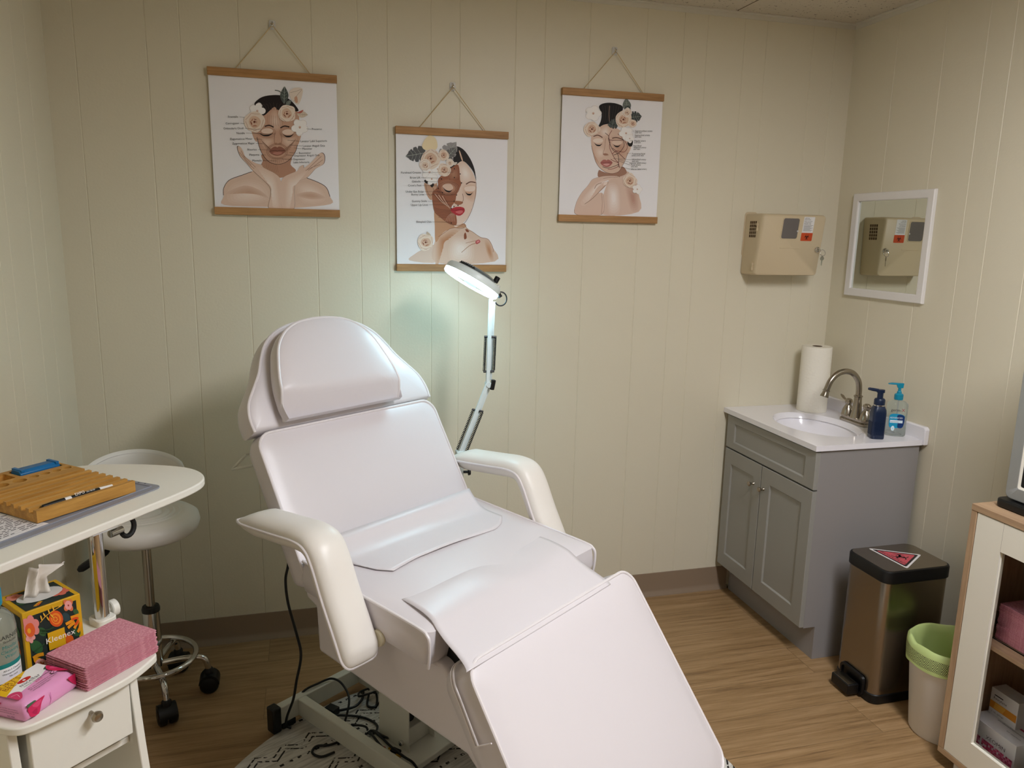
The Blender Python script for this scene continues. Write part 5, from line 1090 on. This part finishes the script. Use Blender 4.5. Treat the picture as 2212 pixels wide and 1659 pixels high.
for q, z in ((.94, 0), (1, .003), (1, .100), (.97, .112), (.80, .121), (.74, .125)): rs.append([V((x*q, y*q, z)) for x, y in rrect(-.0245, -.0245, .0245, .0245, .010 if z < .11 else .014, 5)])
g.rings(M_navy, rs)
bb_ = g.build('bottle_body', sp_, smooth=40)
g = G()
for k in range(11): g.box(M_navy, (-.0165+.0033*k-.0006, -.0252, .014), (-.0165+.0033*k+.0006, -.0244, .066)).box(M_navy, (-.0252, -.0165+.0033*k-.0006, .014), (-.0244, -.0165+.0033*k+.0006, .066))
g.build('ribs', bb_, smooth=0)
G().lathe(M_chrome, [(.0185, .1245), (.0195, .1255), (.0195, .129), (.0185, .130)], 32).build('silver_band', sp_)
g = G().lathe(M_navy, [(.019, .1295), (.0195, .131), (.0195, .148), (.0165, .153), (.0105, .155), (.0105, .176), (.011, .178)], 32)
g.prism(M_navy, rrect(-.014, -.0115, .0145, .0115, .010), .176, .187)
g.tube(M_navy, spline([(-.008, 0, .1835), (-.028, 0, .1865), (-.040, 0, .1885), (-.046, 0, .1885)], 4), [.0062]*6+[.0055]*4+[.0045]*3, 10); g.build('pump', sp_)
gx = thing('sanitizer_bottle', 'clear hand sanitizer bottle with teal pump at the sink edge', 'sanitizer bottle', (-.076, -.562, .8655), R(-28))
g = G(); rs = []
for qx_, qy_, z in ((.92, .9, 0), (1, 1, .004), (1, 1, .02), (.97, .97, .05), (1, 1, .10), (1, 1, .118), (.93, .93, .127), (.7, .75, .134), (.40, .55, .137), (.34, .5, .140)): rs.append([V((x*qx_, y*qy_, z)) for x, y in rrect(-.0375, -.0245, .0375, .0245, .0235, 8)])
g.rings(M_liquid, rs); gb = g.build('bottle_body', gx, smooth=50)
g = G().lathe(M_teal, [(.0155, .1405), (.016, .143), (.016, .160), (.0135, .163), (.0085, .165), (.0085, .172), (.0055, .174), (.0055, .19)], 28)
g.prism(M_teal, [(-.008, .186), (.011, .186), (.013, .2045), (-.030, .2045), (-.042, .2015), (-.042, .1985), (-.012, .198)], -.006, .006, frame((0, 0, 0), (1, 0, 0), (0, 0, 1), (0, -1, 0)))
g.build('pump', gx, bevel=.0012)
G().cyl(M_clear, (0, 0, .01), (0, 0, .142), .0028, 8).build('dip_tube', gx)
a = Art([(0, 0), (100, 0), (100, 120), (0, 120)], .056, .108, frame((-.004, -.0252, .066), (1, 0, 0), (0, 0, 1), (0, -1, 0)), .00005)
a.text('germ-', 8, 24, 27, 'L', '#3a2a34').text('X', 74, 24, 30, 'L', '#b3243a').poly('#1f97bf', [(2, 42), (50, 34), (96, 42), (92, 66), (80, 92), (30, 96), (4, 88)]).poly('#12346c', [(52, 40), (96, 44), (92, 90), (60, 94), (58, 70)]).text('ADVANCED', 6, 55, 15, 'L', '#f2f6f8').poly('#d8e8f0', [(8, 62), (88, 62), (88, 74), (8, 74)], False).text('Hand Sanitizer', 12, 71, 9, 'L', '#12346c').ell('#d8eef6', (30, 98), 11).text('T', 26, 103, 13, 'L', '#1f97bf').text('8 FL OZ', 20, 117, 7, 'L', '#12346c')
a.build('printed_label', gb)

# ------------------------------------------------------------------ steel pedal bin
SCL = (-.252, -.845, 0)
sb = thing('pedal_bin', 'rectangular brushed steel pedal bin with biohazard sign on its lid', 'bin', SCL)
rr = lambda k, r=.034: rrect(-.1375+k, -.1045+k, .1375-k, .1045-k, r-k*.5, 7)
G().rings(M_black, [[V((x, y, z)) for x, y in rr(k)] for k, z in ((.004, 0), (0, .004), (0, .034), (.003, .037))]).build('bin_base', sb, smooth=40)
G().rings(M_steel, [[V((x, y, z)) for x, y in rr(k)] for k, z in ((.003, .036), (.003, .25), (.003, .455))]).build('bin_body', sb, smooth=40)
lid = G().rings(M_black, [[V((x, y, z)) for x, y in rr(k)] for k, z in ((.002, .4545), (-.001, .458), (-.001, .494), (.001, .4985), (.004, .4995))]).build('lid', sb, smooth=40)
G().prism(M_steel, rr(.006), .4995, .5008).build('lid_plate', lid, smooth=30)
ctr = V((-.255, -.845, .5012)); T1, T2, T3 = V((-.3085, -.7541)), V((-.1575, -.8469)), V((-.2976, -.9343))
tri = [(p.x-SCL[0], p.y-SCL[1]) for p in (T1, T3, T2)]
cen = V((sum(p[0] for p in tri)/3, sum(p[1] for p in tri)/3))
def shr(k): return [(cen.x+(p[0]-cen.x)*k, cen.y+(p[1]-cen.y)*k) for p in tri]
def rtri(k, r=.12):
    q = shr(k); o = []
    for i in range(3):
        p, a_, b_ = V((*q[i], 0)), V((*q[i-1], 0)), V((*q[(i+1) % 3], 0)); s0 = p+(a_-p)*r*.5; s1 = p+(b_-p)*r*.5
        for t in (0, .5, 1): x = (1-t)**2*s0+2*t*(1-t)*p+t*t*s1; o.append((x.x, x.y))
    return o
M_wsg = mat('sign_white', '#e4e0de', .35); M_ksg = mat('sign_black', '#1b1718', .35); M_rsg = mat('sign_red', '#c8525c', .35)
g = G().prism(M_wsg, rtri(1), .5009, .5014).prism(M_ksg, rtri(.87), .5014, .50145).prism(M_rsg, rtri(.72), .50145, .5015)
sgn = g.build('biohazard_sign', lid, smooth=0)
ux = V((T3.x-T1.x, T3.y-T1.y, 0)).normalized(); uy = V((-ux.y, ux.x, 0))
g = G(); Fs = frame((cen.x, cen.y, .5016), ux, uy, (0, 0, 1)); biohazard(g, M_ksg, Fs @ MX.Translation((0, .008, 0)), .036)
g.text(M_ksg, 'BIOHAZARD', Fs @ V((0, -.031, 0)), ux, uy, .0195, 'C'); g.build('printed_text', sgn, smooth=0)
g = G(); g.rings(M_black, [[V((x, y, z)) for y, z in q] for x, q in ((-.137, rrect(-.062, .008, .062, .085, .018)), (-.146, rrect(-.060, .010, .060, .083, .016)), (-.146, rrect(-.052, .018, .052, .075, .012)), (-.139, rrect(-.050, .020, .050, .073, .010)))], True, True, True); g.build('pedal_frame', sb, smooth=40)
pd_ = G().box(M_black, (-.192, -.046, .012), (-.146, .046, .052)).build('pedal', sb, bevel=.005, seg=3)
G().box(M_steel, (-.188, -.040, .0521), (-.152, .040, .0535)).build('pedal_plate', pd_, bevel=.0005)

# ------------------------------------------------------------------ white waste bin with green liner
WL = (-.262, -1.116, 0)
wbn = thing('waste_bin', 'round white plastic waste bin between steel bin and display cabinet', 'bin', WL)
prb = [(.001, .004), (.080, .004), (.088, 0), (.092, .006), (.119, .300), (.1225, .306), (.1225, .314), (.117, .314), (.1155, .304), (.088, .012), (.001, .010)]
G().lathe(M_binw, prb, 64).build('bin_body', wbn, smooth=40)
g = G(); n = 96; rs = []
def bagring(r, z, wob, ph_): return [V(((r+wob*sin(5*a_+ph_)+wob*.6*sin(11*a_+2*ph_))*cos(a_), (r+wob*sin(5*a_+ph_)+wob*.6*sin(11*a_+2*ph_))*sin(a_), z+wob*1.4*sin(7*a_+ph_))) for a_ in [2*pi*k/n for k in range(n)]]
for r, z, wv, p in ((.07, .10, .006, 0), (.098, .20, .006, 1), (.104, .26, .005, 2), (.108, .30, .003, 3), (.113, .322, .002, 3.5), (.119, .326, .0018, 3.6), (.1258, .318, .0008, 3.8), (.1272, .30, .0009, 4), (.1275, .28, .0010, 4.3), (.1278, .262, .0014, 4.8), (.1272, .252, .0018, 5.2)): rs.append(bagring(r, z, wv, p))
lb = tag(G().rings(M_bag, rs, True, True, False).build('bin_liner', smooth=80), 'pale green patterned bag folded over the rim of the white bin', 'bin bag'); lb.location = WL

# ------------------------------------------------------------------ glass-door display cabinet on the right
DL = (-.2, -1.65, 0)
dc = thing('display_cabinet', 'white and oak display cabinet with glass doors at right', 'cabinet', DL)
y0, y1 = -1.2465, -2.05
def dbox(m, a, b, nm, bev=.001, par=None):
    g = gg(DL); g.box(m, a, b); return g.build(nm, par or dc, bevel=bev)
dbox(M_oakx, (-.4015, y1, .8375), (-.021, y0, .8565), 'top_board'); dbox(M_oakc, (-.4, y0-.0195, .0645), (-.021, y0, .837), 'side_panel'); dbox(M_oakc, (-.4, y1, .0645), (-.021, y1+.0195, .837), 'side_panel')
dbox(M_oakx, (-.4, y1, .046), (-.021, y0, .064), 'bottom_board'); dbox(M_oakx, (-.375, y1+.02, .446), (-.028, y0-.02, .460), 'shelf'); dbox(M_oakx, (-.027, y1+.02, .0645), (-.021, y0-.02, .837), 'back_panel', 0)
dbox(M_oakc, (-.37, -1.655, .0645), (-.03, -1.642, .837), 'divider')
for ya, yb in ((-1.268, -1.646), (-1.650, -2.029)):
    g = gg(DL); o = lambda x, a_, b0, b1: [V((x, y, z)) for y, z in ((yb+a_, .065+b0), (ya-a_, .065+b0), (ya-a_, .8355-b1), (yb+a_, .8355-b1))]
    g.rings(M_cream_lam, [o(-.382, 0, 0, 0), o(-.398, 0, 0, 0), o(-.3995, .0012, .0012, .0012), o(-.3995, .088, .083, .084), o(-.394, .0882, .0832, .0842), o(-.392, .090, .085, .086), o(-.382, .090, .085, .086)], True, False, False)
    g.rings(M_cream_lam, [o(-.382, 0, 0, 0)[::-1], o(-.382, .090, .085, .086)[::-1]], True, False, False)
    dg_ = g.build('door', dc, smooth=20)
    g = gg(DL); g.box(M_glass, (-.391, yb+.089, .149), (-.388, ya-.089, .751)); g.build('glass_pane', dg_, smooth=0)
    g = gg(DL)
    for yy in (ya-.0885,): g.add([(-.39965, yy+.0002, .752), (-.39965, yy-.0003, .752), (-.39965, yy-.0003, .836), (-.39965, yy+.0002, .836)], [(0, 1, 2, 3)], M_card)
    g.build('rail_joint', dg_, smooth=0)
    g = gg(DL); yk = yb+.03 if ya > -1.3 else ya-.03
    g.lathe(M_nickel, [(.006, 0), (.005, .012), (.011, .018), (.010, .025), (.001, .026)], 18, frame((-.3995, yk, .47), (0, 1, 0), (0, 0, 1), (-1, 0, 0))); g.build('knob', dg_)
for x, y in ((-.36, -1.30), (-.06, -1.30), (-.36, -2.0), (-.06, -2.0)): g = gg(DL); g.cyl(M_binw, (x, y, 0), (x, y, .046), .018, 16); g.build('foot', dc)
# acrylic holder full of folded pink bibs
HL = (-.275, -1.40, .4605)
ah = thing('acrylic_holder', 'clear acrylic holder of folded pink bibs on the cabinet shelf', 'holder', HL)
g = G()
g.box(M_acryl, (-.062, -.082, .0), (.062, .082, .003)).box(M_acryl, (-.0645, -.082, .003), (-.062, -.045, .072)).box(M_acryl, (-.0645, .045, .003), (-.062, .082, .072)).box(M_acryl, (.062, -.082, .003), (.0645, .082, .10)).box(M_acryl, (-.0645, .080, .003), (.0645, .0825, .085)).box(M_acryl, (-.0645, -.0825, .003), (.0645, -.080, .085))
g.build('holder_walls', ah, smooth=0)
gb_ = G(); gb_.prism(M_pink, rrect(-.058, -.076, .058, .076, .002, 2), .0024, .0044); gb_.prism(M_pink, rrect(-.057, -.075, .058, .075, .002, 2), 0, .0020)
b1 = gb_.build('paper_bib', smooth=30)
for k in range(24):
    o = b1 if k == 0 else b1.copy()
    if k: C.objects.link(o)
    o.location = (HL[0]+rnd.uniform(-.0012, .0012), HL[1]+rnd.uniform(-.0015, .0015), HL[2]+.0036+.00455*k)
    o.rotation_euler = (0, 0, R(rnd.uniform(-.6, .6)))
    tag(o, 'folded pink paper bib in the clear holder behind the cabinet glass', 'paper bib', 'pink bibs in the acrylic holder')
def supply_box(nm, label, a, b, m, art):
    loc = ((a[0]+b[0])/2, (a[1]+b[1])/2, a[2]); t = thing(nm, label, 'box', loc)
    g = gg(loc); g.box(m, a, b); bo = g.build('carton', t, bevel=.0008)
    art(t, bo, a, b, loc); return t
M_ctn = mat('carton_white', '#dcdad8', .55)
def art_pink(t, bo, a, b, loc):
    w_, h_ = a[1]-b[1], b[2]-a[2]; w_ = abs(w_)
    q = Art([(0, 0), (100, 0), (100, 90), (0, 90)], w_-.001, h_-.001, frame((a[0]-loc[0]-.0004, 0, h_/2), (0, -1, 0), (0, 0, 1), (-1, 0, 0)), .00006)
    r2 = random.Random(2)
    for i in range(26):
        for j in range(5):
            if r2.random() < .8: x, y = 2+i*3.8, 34+j*5; q.poly(r2.choice(['#a83a5c', '#c04468', '#8c2c4a', '#c8708c']), [(x, y), (x+3.6, y), (x+3.6, y+4.8), (x, y+4.8)], False)
    q.text('XEOMIN', 42, 27, 11, 'L', '#3a3638').text('incobotulinumtoxin', 42, 76, 6, 'L', '#6a666a').text('100 Units', 60, 84, 6, 'L', '#3a3638'); q.build('printed_front', bo)
    q = Art([(0, 0), (100, 0), (100, 70), (0, 70)], w_-.001, b[0]-a[0]-.001, frame((0, 0, h_+.0004), (0, -1, 0), (1, 0, 0), (0, 0, 1)), .00006)
    q.poly('#b03a5e', [(30, 20), (100, 20), (100, 25), (30, 25)], False).text('incobotulinumtoxinA', 30, 40, 7, 'L', '#3a3638').text('for injection', 60, 52, 6, 'L', '#6a666a').build('printed_top', bo)
def art_orange(t, bo, a, b, loc):
    w_, h_ = abs(a[1]-b[1]), b[2]-a[2]
    q = Art([(0, 0), (100, 0), (100, 100), (0, 100)], w_-.001, h_-.001, frame((a[0]-loc[0]-.0004, 0, h_/2), (0, -1, 0), (0, 0, 1), (-1, 0, 0)), .00006)
    q.poly('#d08a2c', [(0, 48), (100, 48), (100, 76), (0, 76)], False).poly('#e0a848', [(20, 50), (60, 50), (50, 74), (16, 74)], False).poly('#3a3638', [(14, 20), (46, 20), (46, 24), (14, 24)], False).text('Restylane', 12, 38, 13, 'L', '#4a4648').text('1 mL syringe', 12, 90, 9, 'L', '#6a666a'); q.build('printed_front', bo)
supply_box('supply_box', 'white carton with a crimson checker band on cabinet floor, behind glass', (-.335, -1.445, .0645), (-.215, -1.285, .190), M_ctn, art_pink)
supply_box('supply_box', 'white carton with an orange band standing on the crimson-band carton', (-.275, -1.385, .1905), (-.222, -1.292, .276), M_ctn, art_orange)
supply_box('supply_box', 'white orange-edged carton at the right frame edge of the cabinet floor', (-.30, -1.52, .0645), (-.22, -1.452, .215), M_ctn, art_orange)

# ------------------------------------------------------------------ appliance standing on the display cabinet
AL = (-.2, -1.51, .857)
ap = thing('towel_warmer', 'silver appliance with black glass front standing on the display cabinet', 'appliance', AL)
g = gg(AL); g.prism(M_black, rrect(-.352, -1.75, -.05, -1.272, .02), .858, .882).build('base_slab', ap, bevel=.005, seg=3)
g = gg(AL); g.prism(M_silver, rrect(-.31, -1.735, -.07, -1.284, .02), .8825, 1.42).build('housing', ap, bevel=.004)
g = gg(AL); FA = frame((-.31, -1.5095, 1.152), (0, -1, 0), (0, 0, 1), (-1, 0, 0))
g.rings(M_silver, [[FA @ V((u, v, d)) for u, v in rrect(-.226+k, -.268+k, .226-k, .268-k, max(.004, .018-k*.4), 5)] for k, d in ((0, 0), (0, .018), (.004, .022), (.036, .022), (.0375, .021))], True, False, False); g.build('front_frame', ap, smooth=30)
g = gg(AL); g.rings(M_trimw, [[FA @ V((u, v, d)) for u, v in rrect(-.226+k, -.268+k, .226-k, .268-k, .005, 5)] for k, d in ((.0375, .021), (.0435, .017))], True, False, False); g.build('bevel_strip', ap, smooth=30)
g = gg(AL); g.prism(M_black, rrect(-.183, -.225, .183, .225, .005), .001, .0165, FA).build('inner_panel', ap)
g = gg(AL); g.prism(M_screen, rrect(-.150, -.195, .150, .200, .004), .0166, .018, FA).build('glass_window', ap)
